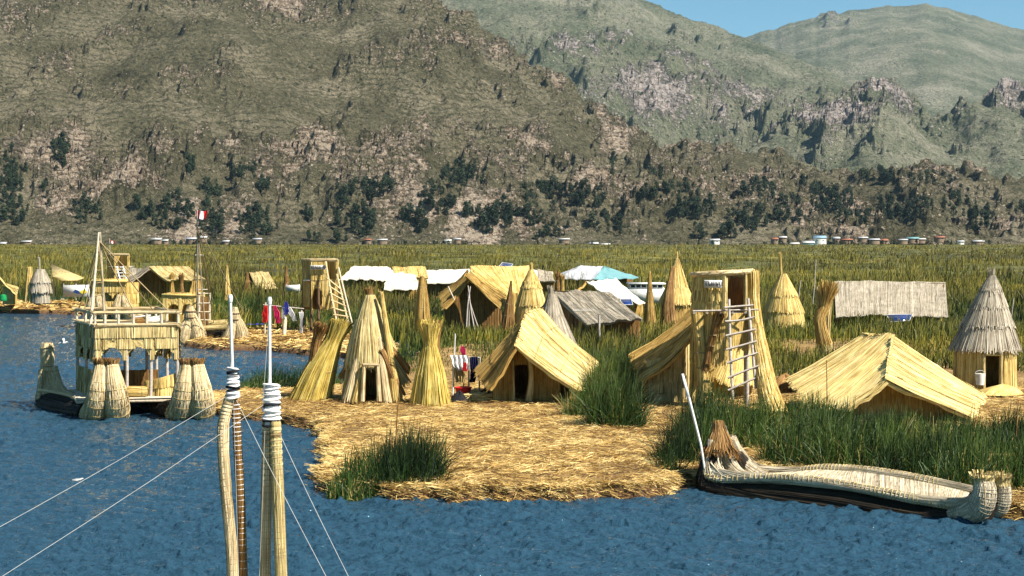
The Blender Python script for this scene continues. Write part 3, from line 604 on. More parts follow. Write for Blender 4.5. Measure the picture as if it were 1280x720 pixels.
# ------------------------------------------------------------------ trees on the slopes
m_leaf, t, b = mat('tree_foliage'); pos = nd(t, 'ShaderNodeNewGeometry').outputs['Position']
tone = nd(t, 'ShaderNodeAttribute', attribute_name='tone').outputs['Fac']
t.links.new(ramp(t, mth(t, 'ADD', mth(t, 'MULTIPLY', tone, .6), mth(t, 'MULTIPLY', noise(t, pos, .4, 3), .5)), [(0.2, (0.004, 0.012, 0.004)), (0.55, (0.013, 0.032, 0.010)), (0.9, (0.055, 0.085, 0.025))]), b.inputs['Base Color']); b.inputs['Roughness'].default_value = .7
m_bark = plain('bark', (0.12, 0.085, 0.06), 0.9)
def tree_meshes(kind, seed):
    r = np.random.default_rng(seed); g = G(); tk = G()
    H = 10.0; P = []; c0 = []
    nl = 26
    for q in range(nl):
        h = (0.18 + 0.8 * r.random()) * H; rr = (2.4 if kind == 0 else 1.7) * (1 - abs(h / H - (0.5 if kind == 0 else .35)) * 1.15) * r.random() ** .4
        a = r.random() * 6.28; c0.append((np.cos(a) * rr, np.sin(a) * rr, h, 0.55 + 0.8 * r.random()))
    for c in c0:
        n = 34; d = nrm(r.normal(size=(n, 3))); p = A(c[:3]) + d * (c[3] * (0.5 + .6 * r.random(n)))[:, None] * A([1.15, 1.15, .85])
        P.append(p)
    P = np.concatenate(P); n = len(P); nn = nrm(r.normal(size=(n, 3))); a = nrm(np.cross(nn, r.normal(size=(n, 3)))); b_ = np.cross(nn, a); s = (0.18 + 0.22 * r.random(n))[:, None]
    V = np.stack([P - a * s - b_ * s * .5, P + a * s - b_ * s * .3, P + a * s * .4 + b_ * s, P - a * s * .7 + b_ * s * .6], 1)
    g.add(V.reshape(-1, 3), np.arange(n * 4).reshape(-1, 4), None, r.random(n))
    tube(tk, [(0, 0, -1.0), (0.15, 0.1, H * .45), (0, 0, H * .9)], [.3, .2, .05], 6, 6)
    for q in range(4): 
        c = c0[q]; tube(tk, [(0.1, 0, c[2] * .5), (c[0], c[1], c[2])], [.11, .04], 5)
    return g, tk
TM = []
for k in range(6):
    g, tk = tree_meshes(k % 2, 100 + k); o1 = g.build('crown', m_leaf); o2 = tk.build('trunk', m_bark); TM.append((o1, o2))
tree_used = [False] * 6
def tree(P, h, label, group):
    k = random.randrange(6); r = thing('hillside_tree', label, 'tree', P, group)
    s = h / 10; r.scale = (s * random.uniform(.85, 1.35), s * random.uniform(.85, 1.35), s); r.rotation_euler[2] = random.random() * 6.28
    for o in TM[k]:
        c = o if not tree_used[k] else o.copy()
        if tree_used[k]: COL.objects.link(c)
        c.parent = r
    tree_used[k] = True
GROVE = []
TREES = [  # cluster label, group, hills, [(u, v, ru, rv, n)], size
 ('dark evergreen in the grove at the left edge of the near hill', 'trees of the left grove', ['hill'], [(12, 215, 22, 30, 16), (15, 260, 22, 20, 10), (75, 190, 12, 20, 7)], 13),
 ('dark evergreen on the lower near hill above the flagged mast', 'trees above the flagged mast', ['hill'], [(110, 262, 20, 20, 10), (215, 262, 30, 22, 16), (265, 272, 18, 26, 12), (258, 240, 20, 10, 7), (322, 278, 26, 18, 16), (238, 205, 6, 14, 4), (62, 240, 10, 14, 2), (305, 215, 14, 8, 5), (330, 232, 8, 8, 4), (385, 268, 5, 8, 3), (175, 262, 10, 14, 4)], 12.5),
 ('dark evergreen on the middle slope of the near hill', 'trees on the middle slope', ['hill'], [(455, 236, 40, 12, 16), (440, 270, 28, 18, 12), (460, 285, 20, 12, 6), (550, 250, 20, 20, 13), (578, 222, 28, 12, 14), (520, 272, 18, 16, 9), (612, 270, 30, 20, 20), (393, 298, 8, 4, 2), (428, 299, 10, 3, 2)], 13),
 ('dark evergreen on the right flank of the near hill', 'trees on the right flank', ['hill'], [(670, 238, 34, 12, 17), (735, 244, 24, 16, 16), (660, 268, 20, 12, 7), (760, 280, 22, 14, 8), (700, 272, 20, 14, 6), (765, 208, 6, 8, 2), (820, 212, 14, 10, 4), (680, 292, 30, 5, 4)], 12.5),
 ('dark evergreen on the low hill above the lakeside village', 'trees above the village', ['low_hill', 'hill'], [(830, 238, 34, 12, 14), (870, 260, 30, 14, 13), (950, 240, 26, 12, 16), (1003, 226, 4, 6, 2), (1040, 250, 30, 20, 24), (1075, 278, 34, 14, 20), (930, 275, 30, 12, 12), (985, 268, 26, 14, 12), (1130, 262, 40, 16, 18), (1100, 222, 22, 6, 7), (1225, 272, 16, 16, 10), (1200, 250, 30, 20, 8), (1165, 225, 30, 8, 5), (1280, 268, 12, 10, 3), (900, 290, 50, 6, 6)], 13),
]
for lab, grp, hs, cl, sz in TREES:
    for (u, v, ru, rv, n) in cl:
        for q in range(max(1, round(n * 2.6))):
            for tr in range(5):
                a_ = random.random() * 6.28; r_ = random.random() ** .6
                P = on_hill(hs, u + math.cos(a_) * r_ * ru, v + 4 + math.sin(a_) * r_ * rv)
                if P is not None: break
            if P is not None and (q >= round(n * .66)): GROVE.append((P, sz * random.uniform(.4, .95) * P[1] / 1400)); continue
            if P is not None: tree((P[0], P[1], P[2] - 0.4), sz * random.uniform(.55, 1.1) * P[1] / 1400, lab, grp)
g = G()
for q in range(170):      # scrub along the foot of the slopes
    u_s = random.choice([random.uniform(-40, 1320), random.gauss(1080, 90), random.gauss(560, 60), random.gauss(250, 50)]); y_s = 1193 + random.random() * 14
    GROVE.append((A([(u_s - 640) / FPX * y_s, y_s, .3]), random.uniform(2.0, 5.5)))
for P, h in GROVE:
    oc, ot = TM[random.randrange(6)]; sc_h = h / 10; ca, sa = math.cos(h * 91), math.sin(h * 91); wx = random.uniform(.7, 1.15)
    for oo in (oc,):
        nV = len(oo.data.vertices); vv = np.empty(nV * 3); oo.data.vertices.foreach_get('co', vv); vv = vv.reshape(-1, 3) * sc_h
        W = np.stack([(vv[:, 0] * ca - vv[:, 1] * sa) * wx, (vv[:, 0] * sa + vv[:, 1] * ca) * wx, vv[:, 2]], -1) + A(P) - A([0, 0, .5]); g.add(W, np.arange(nV).reshape(-1, 4), None, rng.random(nV // 4))
g.build('distant_groves', m_leaf, kind='stuff', label='dense dark groves of trees massed on the lower hillsides', category='trees')
# ------------------------------------------------------------------ houses along the far shore
def shore_house(u, y, wd, dp, h, roofm, wallm, label, v=None, group=None, rot=0.0):
    x = (u - 640) / FPX * y; z = 0.4 if v is None else hz(v, y) 
    t_ = thing('shore_house', label, 'house', (x, y, z), group); g = G()
    hw, hd = wd / 2, dp / 2
    V = [(x + a * hw, y + b_ * hd, z + c) for c in (-2, h) for a, b_ in ((-1, -1), (1, -1), (1, 1), (-1, 1))] + [(x - hw, y, z + h * 1.45), (x + hw, y, z + h * 1.45)]
    g.add(V, [(0, 1, 5, 4), (1, 2, 6, 5), (2, 3, 7, 6), (3, 0, 4, 7)]); g.add(V, [(4, 7, 8), (6, 5, 9)]); g.build('wall', wallm, t_)
    g = G(); e = .5
    for s_ in (-1, 1):
        c = [(x - hw - e, y + s_ * (hd + e), z + h - .1), (x + hw + e, y + s_ * (hd + e), z + h - .1), (x + hw + e, y, z + h * 1.45 + .15), (x - hw - e, y, z + h * 1.45 + .15)]
        slab(g, c if s_ < 0 else c[::-1], .1)
    g.build('roof', roofm, t_)
    for q in (-.25, .25): g = G(); box(g, (x + q * wd - .5, y - hd - .05, z + .5), (x + q * wd + .5, y - hd + .02, z + 1.1)); g.build('window', MS['glass'], t_)
ROOFS = {'tin': MS['tin'], 'white': plain('pale_sheet_roof', (0.50, 0.50, 0.48), .6, .15, .5), 'teal': MS['teal'], 'adobe': MS['adobe'], 'tile': plain('clay_roof', (0.30, 0.12, 0.07), .8)}
HS = [(4, 'tin'), (22, 'white'), (34, 'white'), (196, 'white'), (207, 'white'), (222, 'tin'), (240, 'tin'), (254, 'tin'), (283, 'white'), (303, 'adobe'), (322, 'tin'), (460, 'tile'), (478, 'white'), (520, 'tin'), (560, 'white'), (572, 'tin'), (705, 'white'), (720, 'white'), (742, 'tin'), (756, 'white'), (893, 'white'), (920, 'tin'), (968, 'tile'), (978, 'white'), (992, 'white'), (1003, 'tile'), (1018, 'white'), (1045, 'tin'), (1058, 'tile'), (1068, 'adobe'), (1078, 'white'), (1092, 'tin'), (1104, 'tile'), (1116, 'teal'), (1128, 'tin'), (1140, 'teal'), (1150, 'white'), (1162, 'adobe'), (1174, 'tile'), (1200, 'tin'), (1222, 'white'), (1262, 'tin')]
for i_h, (u, k) in enumerate(HS):
    if i_h % 4 == 1: continue
    y = 1196 + random.random() * 20
    side = 'left part' if u < 330 else 'middle' if u < 800 else 'right part'
    shore_house(u, y, random.uniform(4, 9), 5, random.uniform(1.3, 2.2), ROOFS[k], MS['white'] if random.random() < .15 else MS['adobe'], {'tin': 'small grey tin roofed house', 'white': 'small white roofed house', 'teal': 'small teal roofed house', 'adobe': 'small earth coloured house', 'tile': 'small brown tile roofed house'}[k] + ' on the %s of the far shore' % side, v=random.choice([None, 304, 303, 302, 301, 299.5]), group='houses along the far shore')
shore_house(1024, 1196, 9, 7, 3.0, plain('sky_blue_roof', (0.22, 0.36, 0.46), .5), MS['white'], 'large pale blue roofed hall in the far shore village', v=302)
shore_house(1010, 1193, 8, 6, 2.6, MS['white'], MS['teal'], 'white roofed house just left of the blue roofed hall')
shore_house(945, 1240, 14, 7, 2.8, ROOFS['white'], MS['adobe'], 'long white roofed house on the slope left of the village', v=300)

#@@OBJ
# ================================================================== OBJECTS
def zof(v, y): return hz(v, y)
def at(u, v, z=0.4):
    """ground point and scale (px per metre)"""
    p = gp(u, v, z); return p, FPX / p[1]
def L3(p, q, f): return A(p) * (1 - f) + A(q) * f
def mat_roof(g, c, n=260, sw=0.05, thick=0.09, sag=0.06, over=0.12, mi=0, tone=(0.15, 0.95), nu=12, nv=8, bump=0.02, rows=1, cord=False):
    F = bil(c); thatch(g, F, n, sw, thick, rows, 0.02, over, nu, nv, sag, 0.06, tone, mi=mi, bump=bump, wob=.085)
    P00 = F(A([.02, .98, .02]), A([.02, .02, .98])); nn_ = nrm(np.cross(P00[1] - P00[0], P00[2] - P00[0])); nn_ = nn_ if nn_ @ A([0, -1, .6]) > 0 else -nn_
    for tt in ((.3, .68) if cord else ()):      # lashing cord across the mat
        ss = np.linspace(.01, .99, 14); q = F(ss, np.full(14, tt + rng.normal(0, .02))); q = q + nn_ * (.055 - math.sin(math.pi * tt) * sag) + rng.normal(0, .006, q.shape); tube(g, q, np.full(14, .008), 5, 28, 0, mi, False)
def wall_panel(g, a, b, za0, za1, zb1=None, zb0=None, n=90, sw=0.04, thick=0.07, mi=0, rows=1, ctr=None, tone=(0.15, .9)):
    """vertical mat from ground point a to b (x,y), heights at each end"""
    zb1 = za1 if zb1 is None else zb1; zb0 = za0 if zb0 is None else zb0
    thatch(g, bil([[(a[0], a[1], za1), (a[0], a[1], za0)], [(b[0], b[1], zb1), (b[0], b[1], zb0)]]), n, sw, thick, rows, 0.015, 0.03, 8, 5, 0, 0.04, tone, mi=mi, ctr=ctr, bump=0.012)
def sheaf(name, label, u, v, vt, wb, wt, wtop, y=None, lean=0.0, mats='yellow', n=260, tie=0.72, z=0.4, group=None, sw=0.035, leany=0, fray=0.35, spread=.35, cat='reed sheaf', topmat=None, r_end=None, squash=0.8):
    """standing sheaf: base centre pixel (u,v), top pixel row vt; widths in px"""
    p, s = at(u, v, z) if y is None else (pt(u, v, y), FPX / y)
    H = (v - vt) / s * 1.0
    t_ = thing(name, label, cat, p, group)
    lx = lean / s
    P = [p + A([0, 0, -.15]), p + A([lx * .35, leany * .3, H * tie * .5]), p + A([lx * tie, leany * .7, H * tie]), p + A([lx, leany, H * .97])]
    R = [wb / s / 2, (wb * .62 + wt * .38) / s / 2, wt / s / 2, wtop / s / 2]
    g = G(); bundle(g, P, R, n, sw, 16, 14, fray * .5, 0.12, (), tone=(0.1, 1.0), spread=spread)
    # individual thick sub-bundles give the ridged look
    for q in range(9):
        a = q / 9 * 6.28 + rng.random() * .4; PP = [P[i] + A([math.cos(a) * R[i] * .82, math.sin(a) * R[i] * .82, 0]) for i in range(4)]
        PP[0][2] = p[2] - .1
        bundle(g, PP, [r * .33 for r in R], max(14, n // 12), sw, 12, 7, fray, 0.15, (), tone=(0.05 + .5 * rng.random(), .5 + .5 * rng.random()), spread=spread)
    g.build('reeds', MS[mats], t_)
    g = G()
    for tt in (tie, tie * .55):
        c = L3(P[0], P[2], tt / tie) if tt < tie else P[2]; r = np.interp(tt, [0, tie * .5, tie], R[:3]) * 1.07
        a = np.linspace(0, 6.2832, 17); tube(g, c + np.stack([np.cos(a) * r, np.sin(a) * r, 0.04 * np.sin(a * 2 + 1)], -1), np.full(17, 0.022), 5, 17, .5, 0, False)
    g.build('tie', MS['rope'], t_)
    return t_
def cone_fn(c, z0, r0, z1, r1, a0=0, a1=2 * np.pi, bow=0.0, sh=(0, 0)):
    """t=0 at the top (z1,r1), t=1 at the bottom (z0,r0)"""
    def F(s, t):
        a = a0 + (a1 - a0) * np.asarray(s, float); t = np.asarray(t, float); r = r1 + (r0 - r1) * t + bow * np.sin(np.pi * np.clip(t, 0, 1)); z = z1 + (z0 - z1) * t
        return np.stack([c[0] + np.cos(a) * r + sh[0] * (1 - t), c[1] + np.sin(a) * r + sh[1] * (1 - t), z + 0 * r], -1)
    return F
def cone_hut(name, label, u, v, tiers, s_y, wall=None, door=None, tip=None, mats='yellow', wmat=None, z=0.4, n=420, cat='cone hut', sw=0.045, group=None, tiermat=None, over=0.14, lean=0.0):
    """tiers: list of (v_top, w_top, v_bot, w_bot) px from top down; wall (v_top,v_bot,w); door (ucentre px, wpx, vtop)"""
    y = s_y; s = FPX / y; p = pt(u, v, y); t_ = thing(name, label, cat, p, group)
    g = G()
    vN = max(q[2] for q in tiers); v0_ = min(q[0] for q in tiers); lo_ = lambda v: A([lean / s * (vN - v) / (vN - v0_), 0, 0])
    for i, (va, wa, vb, wb) in enumerate(tiers):
        thatch(g, cone_fn(p + lo_(vb), zof(vb, y), wb / s / 2, zof(va, y), wa / s / 2, bow=0.0, sh=(lo_(va) - lo_(vb))[:2]), n, sw, 0.06, 1, 0.03, over, 28, 5, 0, 0.05, (0.1, 1.0), ctr=(p[0], p[1], p[2]), bump=0.015)
    g.build('roof', MS[tiermat or mats], t_)
    if wall:
        va, vb, ww = wall; r = ww / s / 2; g = G()
        if door:
            du, dw, dv = door; ac = -math.pi / 2 + math.asin(max(-.9, min(.9, (du - u) / s / r))); da = dw / s / 2 / r
            thatch(g, cone_fn(p, zof(vb, y) - .1, r, zof(va, y), r * .96, ac + da, ac - da + 2 * math.pi), int(n * .8), sw, 0.06, 1, 0.02, 0.02, 30, 4, 0, 0.03, (0.1, 1.0), ctr=p)
            if va < dv - 2: thatch(g, cone_fn(p, zof(dv, y), r, zof(va, y), r * .96, ac - da - .05, ac + da + .05), 40, sw, 0.06, 1, 0.02, 0.02, 6, 3, 0, 0.03, ctr=p)
            g.build('wall', MS[wmat or mats], t_)
            g = G()
            for sg in (-1, 1):
                a = ac + sg * da; q = A([p[0] + math.cos(a) * r * 1.02, p[1] + math.sin(a) * r * 1.02, 0])
                bundle(g, [q + A([0, 0, p[2] - .1]), q + A([0, 0, zof(dv, y)])], [.07, .06], 24, .02, 6, 7, 0.05)
            a = [ac - da, ac + da]; bundle(g, [(p[0] + math.cos(k) * r * 1.02, p[1] + math.sin(k) * r * 1.02, zof(dv, y)) for k in a], [.06, .06], 24, .02, 6, 7, 0.03)
            g.build('door_frame', MS['greyyel'], t_)
        else:
            thatch(g, cone_fn(p, zof(vb, y) - .1, r, zof(va, y), r * .96), n, sw, 0.06, 1, 0.02, 0.02, 30, 4, 0, 0.03, ctr=p); g.build('wall', MS[wmat or mats], t_)
    if tip:
        tu, tv, tw = tip; v0 = tiers[0][0]; q = pt(tu, tv, y); b_ = pt(u + lean, v0 + 3, y); g = G()
        bundle(g, [b_, L3(b_, q, .5), q], [tw / s / 2, tw / s / 2 * .7, tw / s / 2 * .8], 50, .03, 8, 8, 0.15, 0, (0.35, .8)); g.build('finial', MS[tiermat or mats], t_)
    return t_, p, s

# ---------------------------------------------------------------- centre tent hut
def tent_hut(name, label, R, left, right, gable, mats=('mat', 'gold'), base=None, walls=None, wmat='gold', door=None, cat='hut', n=420, sw=0.055, group=None, thick=0.1, side_y=None, zb=0.3, extra=None):
    """R: ridge list of (u,v,y) from front to back; left/right eave lists same length or None; gable: dict(pl,pr,y,vb) front wall"""
    Rp = [pt(*r) for r in R]; b0 = gp(gable['u'], gable['vb'], 0.4) if gable else gp(*base, 0.4)
    t_ = thing(name, label, cat, b0, group)
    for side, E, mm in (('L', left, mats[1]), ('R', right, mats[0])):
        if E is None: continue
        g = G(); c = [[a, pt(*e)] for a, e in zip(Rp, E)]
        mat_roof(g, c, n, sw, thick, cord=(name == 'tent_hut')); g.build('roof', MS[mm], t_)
    return t_, Rp
t_, Rp = tent_hut('tent_hut', 'central straw hut, one roof mat bright pale and one golden, above a dark doorway', [(644, 434, 55.2), (658, 393, 57.0), (679, 387, 59.5)],
                  [(613, 485, 55.2), (595, 461, 57.2), (606, 452, 59.5)], [(721, 487, 55.2), (734, 466, 57.2), (744, 450, 59.5)], dict(u=655, vb=500))
g = G(); yf = 56.6; zb = 0.35
def X(u, y): return (u - 640) / FPX * y
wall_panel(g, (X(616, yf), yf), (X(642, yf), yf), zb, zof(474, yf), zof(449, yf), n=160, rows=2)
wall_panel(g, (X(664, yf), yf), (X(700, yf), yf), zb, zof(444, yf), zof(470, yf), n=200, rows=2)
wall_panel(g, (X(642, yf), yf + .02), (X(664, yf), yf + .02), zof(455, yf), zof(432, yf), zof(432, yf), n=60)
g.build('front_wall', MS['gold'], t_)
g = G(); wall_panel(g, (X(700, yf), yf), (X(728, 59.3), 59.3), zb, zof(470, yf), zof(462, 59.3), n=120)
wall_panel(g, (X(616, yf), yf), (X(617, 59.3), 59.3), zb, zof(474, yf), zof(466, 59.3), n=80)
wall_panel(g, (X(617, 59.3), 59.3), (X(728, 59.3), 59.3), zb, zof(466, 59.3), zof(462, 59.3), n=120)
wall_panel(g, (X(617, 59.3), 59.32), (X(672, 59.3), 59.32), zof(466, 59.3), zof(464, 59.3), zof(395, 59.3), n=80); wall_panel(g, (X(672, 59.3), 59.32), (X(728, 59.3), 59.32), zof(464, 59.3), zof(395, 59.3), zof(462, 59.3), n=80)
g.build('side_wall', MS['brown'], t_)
g = G(); bundle(g, [pt(661, 503, 56.2), pt(664, 470, 56.2), pt(660, 440, 56.3)], [.13, .08, .07], 50, .025, 8, 8, .05); bundle(g, [pt(642, 502, 56.3), pt(641, 452, 56.3)], [.06, .05], 30, .02, 5, 8, .05)
g.build('door_post', MS['greyyel'], t_)
# ---------------------------------------------------------------- low hut lower right
t_, Rp = tent_hut('low_hut', 'low wide hut with broad pale reed mats rising from dark reeds behind the long boat', [(1108, 474, 49.8), (1117, 422, 52.3), (1080, 419, 54.6)],
                  [(1060, 512, 49.8), (1016, 507, 51.2), (984, 471, 54.6)], None, dict(u=1105, vb=520), ('mat', 'mat'), n=520)
g = G(); mat_roof(g, [[Rp[0], pt(1212, 519, 49.8)], [Rp[1], pt(1228, 491, 52.5)]], 420, .055, .1); g.build('roof', MS['mat'], t_)
g = G(); mat_roof(g, [[Rp[1] + A([.05, .1, -.03]), pt(1226, 490, 52.6)], [Rp[2], pt(1200, 476, 56)]], 200, .055, .1); g.build('roof', MS['mat'], t_)
g = G(); yf = 51.0
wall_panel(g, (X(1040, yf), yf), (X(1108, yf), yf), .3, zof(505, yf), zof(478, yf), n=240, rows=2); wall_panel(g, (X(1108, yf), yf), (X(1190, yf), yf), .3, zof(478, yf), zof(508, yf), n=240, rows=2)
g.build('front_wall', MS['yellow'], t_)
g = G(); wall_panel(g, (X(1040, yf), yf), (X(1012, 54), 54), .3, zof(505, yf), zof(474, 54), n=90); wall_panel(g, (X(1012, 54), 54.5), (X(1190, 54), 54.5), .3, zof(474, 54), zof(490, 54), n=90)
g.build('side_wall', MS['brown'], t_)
# ---------------------------------------------------------------- hut left of the tower
p, s = at(830, 493); t_ = thing('lean_to_hut', 'small hut with a steep golden mat roof leaning against the TUPIRI watchtower', 'hut', p)
g = G(); mat_roof(g, [[pt(864, 421, 55.6), pt(803, 474, 55.6)], [pt(866, 384, 58.5), pt(791, 441, 58.5)]], 420, .055, .1, .12); g.build('roof', MS['gold'], t_)
g = G(); wall_panel(g, (X(811, 56.2), 56.2), (X(853, 56.2), 56.2), .3, zof(452, 56.2), zof(441, 56.2), n=260, rows=4, sw=.05); g.build('wall', MS['greyyel'], t_); g = G()
wall_panel(g, (X(853, 56.2), 56.2), (X(862, 58.4), 58.4), .3, zof(441, 56.2), zof(420, 58.4), n=90); g.build('wall', MS['greyyel'], t_); g = G(); wall_panel(g, (X(811, 56.2), 56.2), (X(805, 58.4), 58.4), .3, zof(452, 56.2), zof(446, 58.4), n=60); g.build('wall', MS['greyyel'], t_)
p, s = at(918, 484); t_ = thing('arched_hut', 'small hut with rounded pale mat seen through the watchtower arch', 'hut', p)
g = G(); mat_roof(g, [[pt(905, 436, 58.5), pt(886, 462, 58.5)], [pt(920, 424, 58.8), pt(905, 477, 57.4)], [pt(936, 428, 59.2), pt(937, 480, 57.4)], [pt(944, 436, 60), pt(950, 476, 58.0)]], 300, .05, .08, .05); g.build('roof', MS['yellow'], t_)
g = G(); wall_panel(g, (X(893, 58.2), 58.2), (X(940, 58.2), 58.2), .3, zof(460, 58.2), zof(470, 58.2), n=90); g.build('wall', MS['yellow'], t_); g = G(); wall_panel(g, (X(893, 58.8), 60.2), (X(940, 58.2), 60.2), .3, zof(450, 60), zof(440, 60), n=90); g.build('wall', MS['yellow'], t_)
# ---------------------------------------------------------------- TUPIRI watchtower
def text_mesh(txt, size, mtl, parent, root, M):
    """real lettering converted to a mesh; M = (origin, right, up) world"""
    cu = bpy.data.curves.new('lettering', 'FONT'); cu.body = txt; cu.size = size; cu.extrude = 0.008; cu.align_x = 'CENTER'; cu.align_y = 'CENTER'; cu.resolution_u = 3; cu.offset = size * 0.02
    o = bpy.data.objects.new('tmp', cu); COL.objects.link(o); dg = bpy.context.evaluated_depsgraph_get(); me = bpy.data.meshes.new_from_object(o.evaluated_get(dg)); bpy.data.objects.remove(o)
    V = np.empty(len(me.vertices) * 3); me.vertices.foreach_get('co', V); V = V.reshape(-1, 3); O, Rr, Uu = map(A, M); Nn = np.cross(Rr, Uu)
    W = O + V[:, :1] * Rr + V[:, 1:2] * Uu + V[:, 2:] * Nn - A(root['_o']); me.vertices.foreach_set('co', W.ravel()); me.update()
    me.materials.clear(); me.materials.append(mtl); ob = bpy.data.objects.new('lettering', me); COL.objects.link(ob); ob.parent = parent; return ob
def ladder(root, ra, rb, rungs, r=.045, mname='greywood', over=.12):
    """ra,rb: rails as (top,bottom) world points"""
    l = G(); k = G()
    for q in (ra, rb): pole(l, q[0], q[1], r, r, bend=.02)
    for f in rungs:
        a = L3(ra[0], ra[1], f); b_ = L3(rb[0], rb[1], f); d = (b_ - a) / np.linalg.norm(b_ - a)
        pole(k, a - d * over + A([0, -.05, 0]), b_ + d * over + A([0, -.05, 0]), r * .8, r * .7, bend=.015)
    lo = l.build('ladder', MS[mname], root); ko = k.build('rung', MS[mname], root, lo); return lo
y0 = 54.0; s = FPX / y0; p = gp(903, 511, 0.4); t_ = thing('watchtower', 'tall round straw watchtower with TUPIRI sign, grey ladder and open lookout', 'watchtower', p)
c = A([X(903, 55), 55.0, 0]); r = 1.0
Z = lambda v: zof(v, 54.2)
aO, bO = math.radians(-88), math.radians(-42)      # the lookout opening faces the camera, right of its middle
g = G(); thatch(g, cone_fn(c, Z(391), r, Z(346), r, bO, aO + 2 * math.pi), 1500, .04, .1, 3, .03, .08, 44, 6, 0, .02, (0.1, 1), ctr=(c[0], c[1], 4)); g.build('lookout_wall', MS['yellow'], t_)
g = G(); thatch(g, cone_fn(c, Z(446), r * .98, Z(392), r, math.radians(-165), math.radians(-88)), 700, .04, .1, 2, .03, .22, 20, 6, 0, .03, (0.1, 1), ctr=(c[0], c[1], 3))
thatch(g, cone_fn(c, Z(424), r * .98, Z(392), r, math.radians(-90), math.radians(-25)), 420, .04, .1, 1, .03, .3, 14, 5, 0, .03, (0.0, .8), ctr=(c[0], c[1], 3))
thatch(g, cone_fn(c, Z(500), r * 1.05, Z(392), r, math.radians(150), math.radians(196)), 420, .04, .1, 2, .03, .2, 14, 6, 0, .03, (0.0, .8), ctr=(c[0], c[1], 3)); g.build('skirt', MS['yellow'], t_)
g = G(); thatch(g, cone_fn(c, Z(391), r * .86, Z(348), r * .86, math.radians(-25), math.radians(250)), 260, .04, .04, 1, .02, .02, 26, 5, 0, .02, (0, .7), ctr=(c[0], c[1], 4)); g.build('shade_lining', MS['brown'], t_)  # brown shell added inside the lookout; its colour paints the interior shade
g = G(); a = np.linspace(0, 6.2832, 33); ring = np.stack([c[0] + np.cos(a) * 1.04, c[1] + np.sin(a) * 1.04, Z(342) + 0.06 * np.sin(a + 2) + 0 * a], -1); bundle(g, ring, np.full(33, .085), 90, .03, 40, 8, 0.02, wraps=0); g.build('rim', MS['pale'], t_)
g = G(); tube(g, [(c[0], c[1], Z(392) - .08), (c[0], c[1], Z(392) + .02)], [r * .97, r * .97], 24, 2); pole(g, pt(866, 389, 53.7), pt(948, 387, 53.7), .035, .03); pole(g, pt(864, 394, 56), pt(940, 391, 56), .05, .04)
for q in range(5): pole(g, pt(868 + q * 16, 391, 53.8), pt(868 + q * 16, 391, 56.2), .045)
for uu, yy in ((874, 54.4), (874, 55.8), (934, 54.4), (932, 55.8)): pole(g, pt(uu, 500, yy) * A([1, 1, 0]) + A([0, 0, .2]), (X(uu, yy), yy, Z(391)), .07)
g.build('platform', MS['greywood'], t_)
g = G()
for uu, yy in ((905, 53.98), (932, 54.25)): bundle(g, [(X(uu, yy), yy, Z(392)), (X(uu, yy), yy, Z(342))], [.07, .06], 30, .02, 6, 8, 0.02)
g.build('opening_post', MS['greyyel'], t_)
def leg(Pp, R, n=300, m='yellow'):
    g = G(); bundle(g, Pp, R, n, .035, 18, 14, 0, .15, (), tone=(0, 1), spread=.3)
    for q in range(7):
        a = q * .9; bundle(g, [A(P_) + A([math.cos(a) * R_ * .75, math.sin(a) * R_ * .75, 0]) for P_, R_ in zip(Pp, R)], [R_ * .4 for R_ in R], 40, .03, 14, 7, .08, .2, (), tone=(0.1, .9), spread=.3)
    for f in (0.12, .35, .55): 
        Cc, rr = resample(Pp, R, 60); k_ = int(f * 59); a = np.linspace(0, 6.2832, 15); tube(g, Cc[k_] + np.stack([np.cos(a) * (rr[k_] * 1.12 + .02), np.sin(a) * (rr[k_] * 1.12 + .02), 0 * a], -1), np.full(15, .02), 5, 15, .1, 1, False)
    return g.build('leg', [MS[m], MS['rope']], t_)
leg([pt(940, 344, 54.5), pt(942, 392, 54.3), pt(951, 440, 53.6), pt(960, 490, 52.6), pt(972, 528, 51.2)], [.14, .20, .24, .30, .42], 420)
leg([pt(872, 395, 54.3), pt(876, 440, 54.2), pt(880, 470, 54.1), pt(880, 498, 54.0)], [.12, .16, .2, .26], 260)
leg([pt(898, 395, 53.9), pt(888, 430, 54.0), pt(881, 462, 54.0)], [.1, .09, .1], 120, 'brown')
ladder(t_, (pt(911, 374, 53.6), pt(916, 500, 52.9)), (pt(935, 373, 53.6), pt(945, 486, 52.9)), [.08, .215, .355, .49, .62, .765, .885], .05, over=.16)
g = G(); sg = [pt(880.5, 350, 53.76), pt(902.5, 350.5, 53.82), pt(902.5, 360, 53.82), pt(880.5, 359.5, 53.76)]; slab(g, sg[::-1], .03); so = g.build('sign', MS['white'], t_)
Rr = nrm(sg[1] - sg[0]); text_mesh('TUPIRI', .215, MS['ink'], so, t_, (L3(sg[0], sg[2], .5) + A([0, -.045, 0]), Rr, A([0, 0, 1])))
